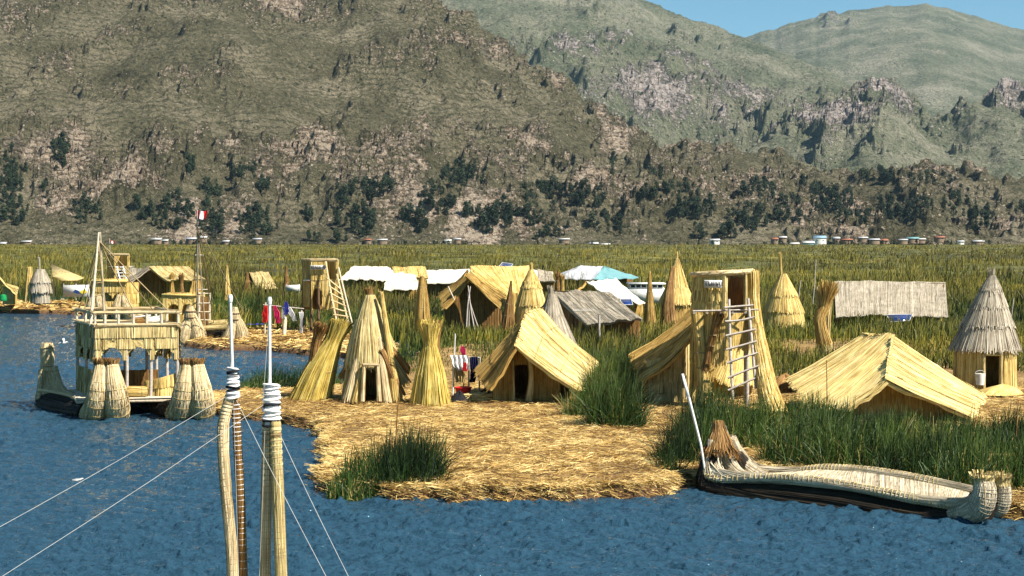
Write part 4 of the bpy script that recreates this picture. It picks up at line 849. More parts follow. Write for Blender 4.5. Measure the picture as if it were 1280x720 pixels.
# ---------------------------------------------------------------- cone huts
cone_hut('cone_hut', 'weathered grey cone roofed round hut with a dark doorway at the right edge', 1231, 484, [(400, 55, 434, 84), (376, 36, 405, 62), (356, 18, 382, 42), (345, 7, 361, 23)], 61.5, (430, 484, 76), (1229, 21, 440), (1239.5, 339, 9), 'grey', 'yellow', n=520, lean=8)
y = 57.0; s = FPX / y; p = pt(466, 500, y); t_ = thing('cone_hut', 'shaggy pale cone hut with a framed black doorway left of the centre', 'cone hut', p); g = G()
zz = lambda v: zof(v, y)
ac = -math.pi / 2 - .05; da = .30
thatch(g, cone_fn(p, .3, 39 / s, zz(425), 24 / s, ac + da, ac - da + 2 * math.pi, sh=(-.05, 0)), 900, .05, .07, 1, .04, .1, 36, 5, 0, .06, (0, 1), ctr=p)
thatch(g, cone_fn(p, zz(452), 33 / s, zz(400), 17 / s, bow=.03, sh=(-.1, 0)), 620, .05, .07, 1, .05, .2, 30, 5, 0, .06, (0.2, 1), ctr=p)
thatch(g, cone_fn(p + A([-.08, 0, 0]), zz(414), 21 / s, zz(370), 5 / s, bow=.03), 420, .05, .07, 1, .04, .15, 24, 5, 0, .05, (0.2, 1), ctr=p)
g.build('thatch', MS['greyyel'], t_)
g = G(); bundle(g, [pt(463, 380, y), pt(462, 368, y), pt(461, 361, y)], [.16, .12, .15], 60, .03, 8, 8, .1, 0, (.3, .6)); g.build('finial', MS['brown'], t_)
for i_, (a_, b_, r0, r1, m_) in enumerate([((436, 500, 56.0), (453, 425, 56.5), .20, .08, 'pale'), ((445, 501, 55.8), (457, 440, 56.3), .13, .07, 'yellow'), ((484, 501, 55.8), (474, 425, 56.4), .15, .08, 'pale'), ((496, 500, 56.0), (477, 368, 56.7), .18, .05, 'yellow'),
                                   ((505, 478, 56.6), (478, 432, 56.4), .2, .1, 'greyyel'), ((507, 462, 56.9), (487, 436, 56.5), .17, .12, 'brown'), ((500, 492, 56.1), (478, 440, 56.2), .16, .09, 'brown'), ((429, 470, 57), (450, 430, 56.9), .12, .1, 'brown')]):
    g = G(); bundle(g, [pt(*a_), L3(pt(*a_), pt(*b_), .5) + A([0, -.05, .03]), pt(*b_)], [r0, (r0 + r1) / 2, r1], 130, .035, 12, 9, .12, .15, (), tone=(0.1, 1)); g.build('prop_bundle', MS[m_], t_)
g = G(); bundle(g, [pt(453, 502, 55.6), pt(455, 455, 55.9)], [.08, .06], 30, .02, 5, 7, .03); bundle(g, [pt(474, 502, 55.6), pt(472, 455, 55.9)], [.08, .06], 30, .02, 5, 7, .03); bundle(g, [pt(454, 456, 55.85), pt(473, 456, 55.85)], [.05, .05], 30, .02, 5, 7, .03); g.build('door_frame', MS['pale'], t_)
cone_hut('cone_hut', 'bright yellow cone hut with tall finial standing alone right of the watchtower', 979, 406, [(384, 46, 408, 54), (362, 28, 388, 49), (343, 7, 368, 34)], 104, None, None, (975, 317, 4), 'yellow', n=420, sw=.06)
CONE_T, _, _ = cone_hut('cone_hut', 'yellow cone hut with brown lashed corner just left of the watchtower', 846, 406, [(352, 20, 378, 44), (324, 4, 358, 26)], 100, (376, 406, 40), None, (846, 317, 3), 'yellow', 'gold', n=420, sw=.06)
g = G(); bundle(g, [pt(836, 406, 98.3), pt(836, 375, 98.6), pt(841, 335, 99.4)], [.5, .3, .1], 180, .05, 12, 10, .1, .2, (.5,)); o_ = g.build('prop_bundle', MS['brown'], CONE_T)
cone_hut('cone_hut', 'pale yellow pointed hut behind the grey thatch cone near the centre', 664, 412, [(375, 34, 412, 46), (352, 20, 380, 37), (338, 5, 358, 24)], 97, None, None, (664, 331, 4), 'yellow', n=360, sw=.06)
cone_hut('grey_cone', 'slim grey thatch cone standing behind the central tent hut', 690, 442, [(392, 26, 446, 74), (368, 10, 398, 30)], 76, None, None, (688, 360, 9), 'grey', n=480, sw=.045)
cone_hut('cone_hut', 'tiny stepped grey straw cone on the far left island', 51, 376, [(351, 21, 364, 27), (337, 10, 352, 24)], 131, (362, 377, 22), None, (48.5, 323, 3), 'grey', 'grey', n=260, sw=.07)
# ---------------------------------------------------------------- sheaves
sheaf('leaning_sheaf', 'yellow reed sheaf leaning right on the island tip left of the shaggy cone hut', 386, 500, 403, 46, 20, 22, lean=40, mats='green', n=460, tie=.74, fray=.22, sw=.04)
g = G(); bundle(g, [pt(393, 452, 57.2), pt(395, 430, 57.2), pt(401, 409, 57.1)], [.2, .15, .17], 180, .04, 10, 10, .18, 0, (.5,), spread=.5); g.build('brown_tuft', MS['brown'], bpy.data.objects['leaning_sheaf'])
sheaf('standing_sheaf', 'tall yellow green reed sheaf with brown top left of the pink hat', 538, 506, 406, 44, 14, 17, mats='green', n=460, tie=.74, fray=.3, lean=0, sw=.04)
g = G(); bundle(g, [pt(539, 436, 56), pt(540, 420, 56), pt(540, 404, 56)], [.27, .26, .34], 260, .035, 10, 10, .14, .2, (.2,)); g.build('brown_tuft', MS['brown'], bpy.data.objects['standing_sheaf'])
sheaf('pointed_sheaf', 'gold pointed sheaf with brown tip behind the tall yellow green sheaf', 528, 412, 345, 20, 10, 3, y=92, mats='gold', n=220, tie=.8, fray=.1)
sheaf('brown_sheaf', 'brown frizzy topped sheaf with yellow foot between the yellow cone and the long grey hut', 1031, 446, 362, 24, 11, 12, mats='greyyel', n=260, tie=.3, fray=.4)
g = G(); bundle(g, [pt(1030, 428, 76.5), pt(1024, 400, 76.5), pt(1030, 385, 76.5), pt(1036, 362, 76.5)], [.2, .27, .24, .10], 420, .04, 14, 12, .45, .2, (), spread=.5); g.build('brown_tuft', MS['gold'], bpy.data.objects['brown_sheaf'])
sheaf('slim_sheaf', 'slim gold double sheaf with sharp point left of the yellow cone by the watchtower', 812, 403, 338, 13, 6, 1.5, y=96, mats='gold', n=180, tie=.6, fray=.05)
sheaf('slim_sheaf', 'gold sheaf with white foot post beyond the third boat mast', 284, 372, 331, 8, 4, 1.5, y=138, mats='yellow', n=120, tie=.6, fray=.05)
sheaf('slim_sheaf', 'small brown gold sheaf left of the small grey thatch roof', 309, 366, 341, 8, 5, 2, y=150, mats='brown', n=100, tie=.6, fray=.1)
sheaf('slim_sheaf', 'thin brown sheaf above the small white board left of the far watchtower', 358, 362, 332, 7, 4, 1, y=150, mats='brown', n=100, tie=.6, fray=.05)
sheaf('slim_sheaf', 'gold sheaf beside the stepped grey cone on the far left island', 37, 374, 334, 14, 7, 5, y=131, mats='yellow', n=160, tie=.7, fray=.15)
sheaf('slim_sheaf', 'short brown sheaf in front of the teal roofed house left corner', 697, 366, 344, 6, 4, 3, y=118, mats='brown', n=90, tie=.7)
sheaf('slim_sheaf', 'short gold sheaf right of the brown one by the teal roofed house', 703, 366, 347, 5, 4, 3, y=118, mats='gold', n=90, tie=.7)
sheaf('spiked_sheaf', 'sharp dark sheaf spike beside the big yellow hut wall', 634, 409, 350, 16, 8, 1, y=96, lean=5, mats='brown', n=200, tie=.5, fray=.05)
sheaf('slim_sheaf', 'brown sheaf against the left front of the brown far left hut', 215, 372, 344, 7, 4, 3, y=138, mats='gold', n=90, tie=.6)
sheaf('slim_sheaf', 'brown sheaf leaning by the right end of the brown far left hut', 227, 372, 345, 7, 4, 3, y=138, mats='brown', n=90, tie=.6)
# ---------------------------------------------------------------- background huts
def gable_hut(name, label, base, roofs, walls, cat='hut', n=260, sw=.06, thick=.12, openings=(), posts=(), wn=90):
    """roofs: (material, [[top,bottom],...] rows of (u,v,y)); walls: (material, (u,y),(u,y), v top a, v top b, v bottom)"""
    p = pt(*base); t_ = thing(name, label, cat, p)
    for mm, rows_ in roofs:
        g = G(); c = [[pt(*a), pt(*b_)] for a, b_ in rows_]
        if mm in ('canvas', 'white', 'teal', 'tin'):
            F = bil(c); s_ = np.linspace(0, 1, 17)[:, None] * np.ones(9); q = np.linspace(0, 1, 9)[None] * np.ones((17, 1)); P = F(s_, q); N = A([0, -.3, 1]); P = P - A([0, 0, 1]) * (.10 * np.sin(np.pi * s_ * 3) ** 2 * q)[..., None] + rng.normal(0, .035, P.shape)
            grid(g, P, 5, 3); grid(g, P - A([0, 0, .08]), 5, 3, flip=True)
            for E in (P[0], P[-1], P[:, 0], P[:, -1]): grid(g, np.stack([E, E - A([0, 0, .08])]), .1, 3)
        else: mat_roof(g, c, n, sw, thick, .08)
        g.build('roof', MS[mm], t_)
    for mm, a, b_, va, vb, v0 in walls:
        g = G(); wall_panel(g, (X(*a), a[1]), (X(*b_), b_[1]), zof(v0, a[1]) - .2, zof(va, a[1]), zof(vb, b_[1]), zof(v0, b_[1]) - .2, n=wn, sw=.06); g.build('wall', MS[mm], t_)
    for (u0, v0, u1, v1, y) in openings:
        g = G(); box(g, (X(u0, y), y - .05, zof(v1, y)), (X(u1, y), y + .04, zof(v0, y))); g.build('opening', MS['dark'], t_)  # solid dark panel on the wall; the opening's shade is put into its colour
    if posts:
        for (u, va, vb, y) in posts: g = G(); pole(g, pt(u, vb, y), pt(u, va, y), .06); g.build('post', MS['greywood'], t_)
    return t_
H5 = gable_hut('big_hut', 'big yellow hut with layered roof mats and brown front wall behind the clearing', (600, 409, 101),
  [('yellow', [[(589, 340, 99.5), (632, 369, 98.5)], [(589, 333, 105), (634, 368, 103)], [(664, 333, 106), (656, 365, 104)]]),
   ('gold', [[(589, 341, 99.2), (632, 370, 98.3)], [(583, 346, 98.6), (626, 386, 97.8)]]),
   ('gold', [[(589, 342, 99.4), (556, 384, 98.8)], [(577, 348, 100.5), (551, 367, 101)], [(585, 338, 104), (556, 362, 105)]])],
  [('brown', (557, 100), (588, 100), 383, 352, 409), ('brown', (588, 100), (627, 100), 352, 384, 409), ('yellow', (633, 100.1), (655, 104), 368, 365, 405), ('brown', (557, 100.1), (556, 105), 383, 366, 407)], n=420)
p = pt(592, 412, 97); t_ = thing('pole_tripod', 'bare pole tripod standing in front of the big yellow hut', 'pole tripod', p)
for a_, b_ in (((583, 410), (588, 358)), ((593, 412), (585, 357)), ((600, 416), (584, 366)), ((586, 411), (587, 368))): g = G(); pole(g, pt(*a_, 96.5 + rng.random()), pt(*b_, 97), .045, .03, bend=.04); g.build('pole', MS['greywood'], t_)
g = G(); mat_roof(g, [[pt(553, 356, 98.2), pt(551, 358, 98.2)], [pt(567, 376, 98.0), pt(565, 378, 98.0)]], 20, .04, .04) if False else pole(g, pt(560, 358, 98), pt(568, 375, 98), .04); 
g.build('stick', MS['wood'], H5)
gable_hut('canvas_hut', 'hut with a bright white canvas roof right of the far watchtower', (460, 372, 150),
  [('canvas', [[(484, 333, 153), (465, 348, 150)], [(441, 333, 153), (426, 348, 150)]]), ('canvas', [[(484, 333, 153), (465, 348, 150)], [(497, 342, 154), (490, 351, 151)]])],
  [('gold', (430, 150.5), (464, 150.5), 347, 347, 371), ('gold', (464, 150.5), (490, 152), 347, 350, 371)], openings=[(446, 350, 452, 364, 150.4)])
gable_hut('yellow_roof_hut', 'low hut with yellow reed roof above a white canvas skirt behind the gold sheaf', (505, 374, 143),
  [('yellow', [[(490, 334, 148), (496, 346, 144)], [(532, 334, 148), (535, 347, 144)]]), ('canvas', [[(484, 343, 143.6), (480, 361, 141)], [(500, 340, 143.8), (505, 361, 141)], [(520, 344, 144), (524, 360, 141.5)]])],
  [('gold', (482, 143), (534, 143), 350, 350, 372)])
gable_hut('canvas_hut', 'long low hut with white canvas roof behind the big yellow hut', (560, 374, 145),
  [('canvas', [[(587, 336, 149), (585, 352, 145)], [(527, 338, 149), (530, 353, 145)]])], [('brown', (529, 145.6), (585, 145.6), 352, 352, 372), ('brown', (529, 145.6), (531, 149), 352, 348, 370), ('brown', (585, 145.6), (586, 149), 352, 348, 370)])
gable_hut('canvas_hut', 'white canvas roofed hut with solar panel peeking over the big yellow hut', (640, 370, 150),
  [('canvas', [[(588, 333, 156), (586, 348, 150)], [(640, 333, 156), (640, 348, 150)], [(690, 340, 156), (692, 352, 150)]])], [('brown', (588, 151), (690, 151), 349, 352, 370)])
def solar(name, label, c4, post=None):
    c = [pt(*q) for q in c4]; t_ = thing(name, label, 'solar panel', c[0]); g = G(); slab(g, c, .05); g.build('panel', MS['solar'], t_)
    g = G(); 
    for i in range(4): pole(g, c[i], c[(i + 1) % 4], .03)
    g.build('panel_frame', MS['tin'], t_)
    m_ = sum(c) / 4; g = G(); pole(g, m_ - A([0, 0, .04]), m_ * A([1, 1, 0]) + A([0, 0, (post if post else m_[2] - .5)]), .04); g.build('post', MS['greywood'], t_)
    return t_
solar('solar_panel', 'small blue solar panel raised above the white canvas roof', [(623, 334, 150), (638, 334, 150), (641, 330, 152), (628, 328, 152)])
gable_hut('grey_roof_hut', 'long hut with a weathered grey brown mat roof over a dark open side', (745, 420, 84),
  [('grey', [[(692, 364, 89), (733, 404, 83)], [(764, 367, 89), (803, 397, 83)]]), ('grey', [[(692, 364, 89), (676, 384, 92)], [(764, 367, 89), (762, 380, 93)]])],
  [('brown', (735, 84), (800, 84), 402, 396, 421), ('brown', (735, 84), (694, 91), 402, 380, 420), ('brown', (735, 84.05), (694, 91.05), 402, 366, 410)], n=520, posts=[(749, 394, 425, 82)])
g = G(); tube(g, [pt(716, 388, 85.2), pt(750, 388, 85.6), pt(786, 390, 85.3)], [.025] * 3, 5); g.build('roof_cord', MS['ropew'], bpy.data.objects['grey_roof_hut'])
gable_hut('hip_roof_house', 'house with a pale hipped roof and one turquoise end right of the spiked yellow hut', (750, 366, 152),
  [('tin', [[(726, 332, 156), (701, 347, 151)], [(754, 333, 156), (743, 348, 151)]]), ('teal', [[(754, 333, 156), (743, 348, 151)], [(755, 333, 156), (799, 346.5, 155)]]), ('tin', [[(726, 332, 156), (701, 347, 151)], [(727, 332, 157), (694, 344, 158)]])],
  [('gold', (705, 152), (744, 152), 347, 348, 366), ('brown', (744, 152), (790, 156), 348, 347, 366), ('brown', (705, 152), (700, 158), 347, 345, 366)], openings=[(716, 350, 722, 357, 151.9)])
gable_hut('canvas_hut', 'yellow gabled tent hut with a bright white canvas slope and small solar panel', (765, 392, 108),
  [('canvas', [[(733, 352, 107), (755, 368, 104)], [(769, 348, 112), (806, 379, 107)]]), ('gold', [[(733, 352, 107), (716, 366, 106)], [(734, 352, 108), (722, 362, 110)]])],
  [('yellow', (722, 107), (736, 107), 364, 355, 392), ('yellow', (736, 107), (758, 106.8), 355, 369, 392), ('gold', (758, 106), (804, 108), 371, 379, 395)])
solar('solar_panel', 'blue solar panel tilted on the edge of the white canvas slope', [(777, 381, 104), (791, 381, 104), (789, 374, 105), (775, 374, 105)])
gable_hut('small_grey_hut', 'small grey roofed hut behind the pale pointed hut', (684, 362, 140), [('grey', [[(672, 337, 144), (671, 350, 141)], [(690, 341, 144), (694, 352, 141)]])], [('brown', (673, 141.5), (693, 141.5), 350, 351, 362)])
# launch with window band
p = pt(807, 378, 118); t_ = thing('white_launch', 'white motor launch with a dark window band moored behind the slim gold sheaf', 'boat', p); g = G(); s = FPX / 118
x0, x1 = X(783, 118), X(831, 118); zb_, zt = zof(378, 118), zof(361, 118)
V = []; 
for xx, zz_, e in ((x0, zb_, 0), (x1, zb_, 0), (x1 + .3, zt, 0), (x0 - .5, zt, 0)): V += [(xx, 117.2, zz_), (xx, 119.6, zz_)]
g.add(V, [(0, 2, 4, 6), (7, 5, 3, 1), (0, 6, 7, 1), (2, 3, 5, 4), (6, 4, 5, 7), (0, 1, 3, 2)]); g.build('hull', MS['white'], t_)
g = G(); box(g, (x0 + .2, 117.4, zt + .02), (x1 - .1, 119.4, zof(359, 118))); box(g, (x0 + .1, 117.2, zof(355.5, 118)), (x1, 119.6, zof(353.5, 118)))
for q in range(7): xx = x0 + .25 + q * (x1 - x0 - .45) / 6; box(g, (xx - .04, 117.4, zof(359, 118)), (xx + .04, 117.5, zof(355.4, 118)))
g.build('cabin', MS['white'], t_); g = G(); box(g, (x0 + .25, 117.46, zof(358.9, 118)), (x1 - .15, 119.3, zof(355.6, 118))); g.build('window', MS['glass'], t_)
# long grey hut on the right
gable_hut('long_grey_hut', 'long rectangular hut with weathered grey reed roof standing alone in the field right', (1112, 412, 104),
  [('grey', [[(1043, 354, 107.5), (1045, 395, 103.5)], [(1085, 352.5, 107.5), (1085, 392, 103.8)], [(1130, 354, 107.5), (1130, 394, 103.6)], [(1182, 354, 107.5), (1185, 395, 103.5)]]), ('grey', [[(1043, 354, 107.5), (1042, 392, 111)], [(1182, 354, 107.5), (1180, 392, 111)]])],
  [('yellow', (1050, 104.6), (1178, 104.6), 392, 392, 412), ('brown', (1050, 104.6), (1049, 110), 390, 388, 410), ('brown', (1050, 104.7), (1046, 107.2), 392, 356, 410), ('brown', (1178, 104.7), (1180, 107.2), 392, 356, 410)], n=900, sw=.045)
solar('solar_panel', 'bright blue solar panel on a post in front of the long grey hut', [(1113, 402.5, 101.5), (1137, 401, 101.5), (1140, 393, 102.5), (1108, 393.5, 102.5)], .3)
# ---- far left
gable_hut('brown_hut', 'brown walled hut with a pale grey mat roof on the far left shore', (205, 374, 139),
  [('greyyel', [[(187, 334, 139.5), (209, 350, 137.5)], [(236, 333, 143), (257, 348, 140)]]), ('grey', [[(187, 334, 139.5), (163, 351, 139)], [(186, 333, 143), (160, 347, 144)]]), ('grey', [[(162, 335, 146), (160, 348, 145)], [(186, 336, 145), (184, 346, 145)]])],
  [('brown', (167, 140), (188, 140), 350, 338, 374), ('brown', (188, 140), (208, 140), 338, 351, 374), ('gold', (208, 140), (252, 142.5), 350, 349, 372)])
gable_hut('small_grey_hut', 'small isolated hut with plain grey roof in the reeds left of the far watchtower', (330, 366, 150), [('greyyel', [[(312, 341, 154), (322, 361, 149)], [(335, 340, 154), (347, 360, 150)]]), ('grey', [[(312, 341, 154), (303, 358, 155)], [(335, 340, 154), (333, 345, 157)]])], [('brown', (322, 149.8), (345, 150.4), 360, 359, 366), ('brown', (322, 149.8), (306, 154), 360, 346, 366)])
gable_hut('edge_hut', 'pale reed hut cut off by the left edge of the view', (5, 376, 133), [('mat', [[(-3, 342, 132), (21, 366, 130)], [(-30, 340, 138), (22, 358, 134)]]), ('gold', [[(-3, 342, 132), (-26, 362, 131)], [(-30, 340, 138), (-44, 360, 136)]])], [('yellow', (3, 132), (17, 132), 358, 362, 377), ('gold', (-20, 132), (-8, 132), 358, 352, 377), ('yellow', (17, 132.1), (20, 136), 364, 360, 377)])
p = pt(4, 376, 129.5); t_ = thing('green_barrel', 'green plastic barrel beside the hut at the left edge', 'barrel', p); g = G(); tube(g, [p, p + A([0, 0, .1]), p + A([0, 0, .45])], [.26, .29, .26], 18, 5); tube(g, [p + A([0, 0, .45]), p + A([0, 0, .52])], [.2, .14], 18, 2); g.build('drum', MS['greenp'], t_)
p = pt(82, 366, 140); t_ = thing('tilted_shelter', 'tilted pale plank shelter roof on the far left shore above a white banner', 'shelter', p); g = G()
slab(g, [pt(66, 346, 137), pt(95, 350, 137), pt(105, 347, 139), pt(64, 330, 141)], .14); slab(g, [pt(77, 351, 136.8), pt(95, 350.5, 136.8), pt(95, 349, 137), pt(66, 346, 137)], .1); g.build('roof', MS['greyyel'], t_)
for u, va in ((67, 345), (94, 350), (80, 348)): g = G(); pole(g, pt(u, 372, 138), pt(u, va, 138), .07); g.build('post', MS['greywood'], t_)
p = pt(95, 372, 134); t_ = thing('painted_banner', 'white banner board with a blue and yellow painted splash by the far left shore', 'banner', p)
g = G(); slab(g, [pt(79, 371, 134), pt(112, 371, 134), pt(112, 356, 134), pt(79, 356.5, 134)], .06); bo = g.build('board', MS['white'], t_)
for col, sh in (('solar', [(91, 365), (94, 362), (99, 364), (101, 367), (96, 367)]), (None, [(99, 365), (106, 361), (109, 365), (104, 368)])):
    g = G(); q = [pt(u, v, 133.93) for u, v in sh]; g.add(q, [tuple(range(len(q)))]); g.add(A(q) + A([0, .03, 0]), [tuple(range(len(q)))[::-1]]); g.build('painted_patch', MS['solar'] if col else plain('yellow_paint', (.75, .6, .05)), t_, bo)
for u in (79.5, 95, 111.5): g = G(); pole(g, pt(u, 375, 134.1), pt(u, 354.5, 134.1), .05); g.build('post', MS['greywood'], t_)
p = pt(366, 366, 145); t_ = thing('blank_board', 'small white board on posts left of the far watchtower', 'board', p); g = G(); slab(g, [pt(357, 364, 145), pt(375, 364, 145), pt(375, 356, 145), pt(357, 356.5, 145)], .05); g.build('board', MS['white'], t_)
g = G(); pole(g, pt(358, 370, 145.1), pt(358, 355, 145.1), .05); g.build('post', MS['greywood'], t_); g = G(); pole(g, pt(374, 370, 145.1), pt(374, 355, 145.1), .05); g.build('post', MS['greywood'], t_)
# ---- far watchtower with ladder
def square_tower(label, uL, uM, uR, v_top, v_floor, v_arch, v_base, y, yb, sign=None, lad=None, extra=None, open_=None):
    p = pt(uM, v_base, y); t_ = thing('watchtower', label, 'watchtower', p); W = lambda u, yy: (X(u, yy), yy)
    g = G(); wall_panel(g, W(uM, y), W(open_[0], y), zof(v_floor, y), zof(v_top, y), n=160, rows=3, sw=.05); wall_panel(g, W(uL, yb), W(uM, y), zof(v_floor, y), zof(v_top, y), n=160, rows=3, sw=.05); wall_panel(g, W(uL, yb), W(open_[1], yb), zof(v_floor, y), zof(v_top, y), n=100, sw=.05); wall_panel(g, W(uR, y + .2), W(open_[1], yb), zof(v_floor, y), zof(v_top, y), n=100, sw=.05)
    wall_panel(g, W(uR - 2, y), W(uR, y), zof(v_floor, y), zof(v_top, y), n=30, sw=.05); g.build('lookout_wall', MS['yellow'], t_)
    g = G(); box(g, (X(uL, y), y, zof(v_floor, y) - .08), (X(uR, y), yb, zof(v_floor, y))); g.build('platform', MS['greywood'], t_)
    g = G(); ns = 24; cu_, wu_ = v_arch[0], v_arch[1]
    def hole_(s_, t__): 
        u = uM + (uR - uM) * s_; v = v_floor + (v_arch[3] - v_floor) * t__; return (np.abs(u - cu_) < wu_) & (v > v_arch[2] + (v_arch[3] - v_arch[2]) * .45 * (1 - np.sqrt(np.clip(1 - ((u - cu_) / wu_) ** 2, 0, 1))))
    thatch(g, bil([[pt(uM, v_floor, y), pt(uM, v_arch[3], y)], [pt(uR, v_floor, y), pt(uR, v_arch[3], y)]]), 300, .05, .08, 2, .02, .1, 40, 26, hole=hole_)
    wall_panel(g, W(uL, yb), W(uM, y), zof(v_arch[3], y), zof(v_floor, y), n=120, sw=.05); g.build('arch_wall', MS['yellow'], t_)
    g = G(); wall_panel(g, W(uL, yb - .1), W(uR - 2, yb - .1), zof(v_arch[3] + 4, y), zof(v_floor, y), n=80, sw=.05); g.build('rear_shade_wall', MS['brown'], t_)  # panel added behind the arch, brown so the shaded interior is in its colour
    for u, yy in ((uM, y + .05), (uR - 1, y + .05), (uL + 1, yb), (uR - 3, yb), (uM + 9, y + .05)): g = G(); pole(g, pt(u, v_base, yy) - A([0, 0, .5]), (X(u, yy), yy, zof(v_floor, y)), .09); g.build('leg', MS['darkwood'], t_)
    g = G(); 
    for a_, b_ in ((W(uL, yb), W(uM, y)), (W(uM, y), W(uR, y)), (W(uR, y), W(uR - 3, yb)), (W(uL, yb), W(uR - 3, yb))): bundle(g, [(a_[0], a_[1], zof(v_top, y)), (b_[0], b_[1], zof(v_top, y))], [.07, .07], 20, .03, 6, 7, .05)
    g.build('rim', MS['pale'], t_)
    return t_
T2 = square_tower('far square watchtower with blurred sign and white ladder beside the lagoon strip', 378, 389, 422, 325, 350, (397, 6, 360, 384), 414, 98, 100, open_=(409, 411))
ladder(T2, (pt(407, 327, 97.8), pt(421, 403, 96.2)), (pt(421, 343, 97.8), pt(435, 403, 96.2)), [.30, .42, .53, .65, .77, .88, .99], .06, 'pale')
g = G(); pole(g, pt(423, 334, 97.9), pt(441, 408, 96.5), .05); g.build('brace', MS['wood'], T2)
g = G(); c4 = [pt(388, 337, 97.8), pt(408, 337, 97.8), pt(408, 331.5, 97.8), pt(388, 331.5, 97.8)]; slab(g, c4, .05); so = g.build('sign', MS['white'], T2)
text_mesh('KLASISTU', .25, MS['ink'], so, T2, (L3(c4[0], c4[2], .5) + A([0, -.05, 0]), A([.85, 0, 0]), A([0, 0, 1])))
T3 = square_tower('small distant lookout tower rising behind the second reed boat', 134, 143, 161, 318, 333, (150, 4, 338, 350), 378, 136, 138, open_=(143.5, 152))
ladder(T3, (pt(146, 333, 135), pt(151, 352, 134)), (pt(154, 333, 135), pt(159, 352, 134)), [.05, .25, .45, .65, .85], .06, 'white')
def flag(label, a, b, c4, stripes=True):
    t_ = thing('flag', label, 'flag', pt(*a)); y = a[2]; g = G()
    if b is not None: pole(g, pt(*a), pt(*b), .03); g.build('flag_pole', MS['greywood'], t_)
    F = bil([[pt(*c4[0]), pt(*c4[3])], [pt(*c4[1]), pt(*c4[2])]])
    for i in range(3):
        g = G(); s_ = np.linspace(i / 3, (i + 1) / 3, 7)[:, None] * np.ones(5); q = np.linspace(0, 1, 5)[None] * np.ones((7, 1)); P = F(s_, q); P[..., 1] += .12 * np.sin(s_ * 9 + q * 2); P[..., 2] += .04 * np.sin(s_ * 7)
        grid(g, P, 1, 1); grid(g, P + A([0, .015, 0]), 1, 1, flip=True); g.build('flag_stripe', MS['red'] if i != 1 else MS['cloth'], t_)
    return t_
flag('red and white banded flag at the top of the third boat mast', (246.5, 276, 90), (246.5, 262, 90), [(245, 264, 90), (259, 263, 90), (259, 273, 90), (245, 275, 90)])
flag('small distant red flag beside the twin pole apex of the two storey boat', (137.5, 318, 136), (137, 298, 136), [(137, 300, 136), (143, 301, 136), (144, 305, 136), (137, 304, 136)])
# ---------------------------------------------------------------- reed boats
def hull_bundles(root, path, R, lat, seps, name='hull_bundle', m='pale', wraps=14, n=160, sw=.04, top=None):
    """two reed bundles lying side by side along a path; lat = sideways vector"""
    P = [pt(*q) for q in path]; out = []
    for sgn in (-1, 1):
        PP = [q + A(lat) * sgn * sp_ for q, sp_ in zip(P, seps)]
        g = G(); bundle(g, PP, R, n, sw, 30, 14, .12, .1, (), .010, (0.2, .9), wraps=wraps); out.append(g.build(name, [MS[m], MS['rope']], root))
    return out
def tuft(root, c, r, h, m='brown', n=160, name='cut_reed_top', d=(0, 0, 1), fr=.3):
    g = G(); c = A(c); d = nrm(A(d)); bundle(g, [c - d * h * .5, c, c + d * h * .5], [r * 1.02, r * 1.06, r * 1.12], n, .03, 8, 12, .12, .06, (), spread=fr, tone=(0, 1)); return g.build(name, MS[m], root)
# -- long moored boat on the right
t_ = thing('reed_boat', 'long low reed boat with dark hull moored against the reeds on the right', 'reed boat', gp(1060, 640, 0))
near = [(889, 552, 39.4), (883, 578, 39.3), (890, 598, 38.9), (950, 597, 38.1), (1000, 599, 37.5), (1060, 607, 36.8), (1110, 617, 36.2), (1160, 627, 35.7), (1203, 632, 35.3), (1226, 622, 35.1), (1234, 603, 35.1)]
far = [(912, 548, 39.9), (928, 575, 40.0), (950, 592, 39.7), (985, 592, 39.2), (1025, 587, 38.6), (1065, 588, 38.1), (1110, 593, 37.5), (1160, 602, 36.8), (1212, 614, 36.2), (1240, 618, 35.8), (1252, 603, 35.7)]
nP = [pt(*q) for q in near]; fP = [pt(*q) for q in far]
for PP, rr in ((nP, .095), (fP, .12)):
    g = G(); bundle(g, PP, [rr * .8, rr] + [rr] * 7 + [rr * 1.1, rr], 260, .03, 60, 10, .05, .05, (), .012, (.2, .95), wraps=90); g.build('gunwale', [MS['hullpale'], MS['greyyel']], t_)
for PP, sg in ((nP, 1), (fP, -1)):
    C = []; R = []
    for i, q in enumerate(PP):
        o = nrm(A([.5, .85, 0])) * sg * .28; f = [.0, .05, .5, .85, 1, 1, 1, .95, .7, .3, .05][i]
        C.append(q + o * f + A([0, 0, -(.12 + .54 * f)])); R.append([.12, .2, .34, .46, .52, .54, .54, .50, .44, .30, .2][i])
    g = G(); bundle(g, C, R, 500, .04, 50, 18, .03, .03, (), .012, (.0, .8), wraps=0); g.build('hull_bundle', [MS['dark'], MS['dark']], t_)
g = G(); idx = range(2, 9); c = [[nP[i] + A([.03, .05, .02]), fP[i] + A([0, -.05, -.02])] for i in idx]
thatch(g, bil(c), 1100, .035, .2, 1, .015, 0, 60, 6, -.05, .0, (.1, 1.0), bump=.01); g.build('deck', MS['hullpale'], t_)
for k_, (f_, m_) in enumerate(((.12, 'pale'), (.5, 'pale'), (.86, 'pale'))):
    a_ = [L3(nP[i], fP[i], f_) for i in (0, 1, 2, 3)]; a_[3] = a_[3] * .4 + a_[2] * .6 + A([0, 0, -.05])
    g = G(); bundle(g, [q + A([.05, 0, 0]) for q in a_], [.17, .2, .19, .12], 160, .03, 24, 12, .02, .0, (), .01, (.3, 1), wraps=8); g.build('bow_bundle', [MS['hullpale'], MS['rope']], t_)
g = G(); 
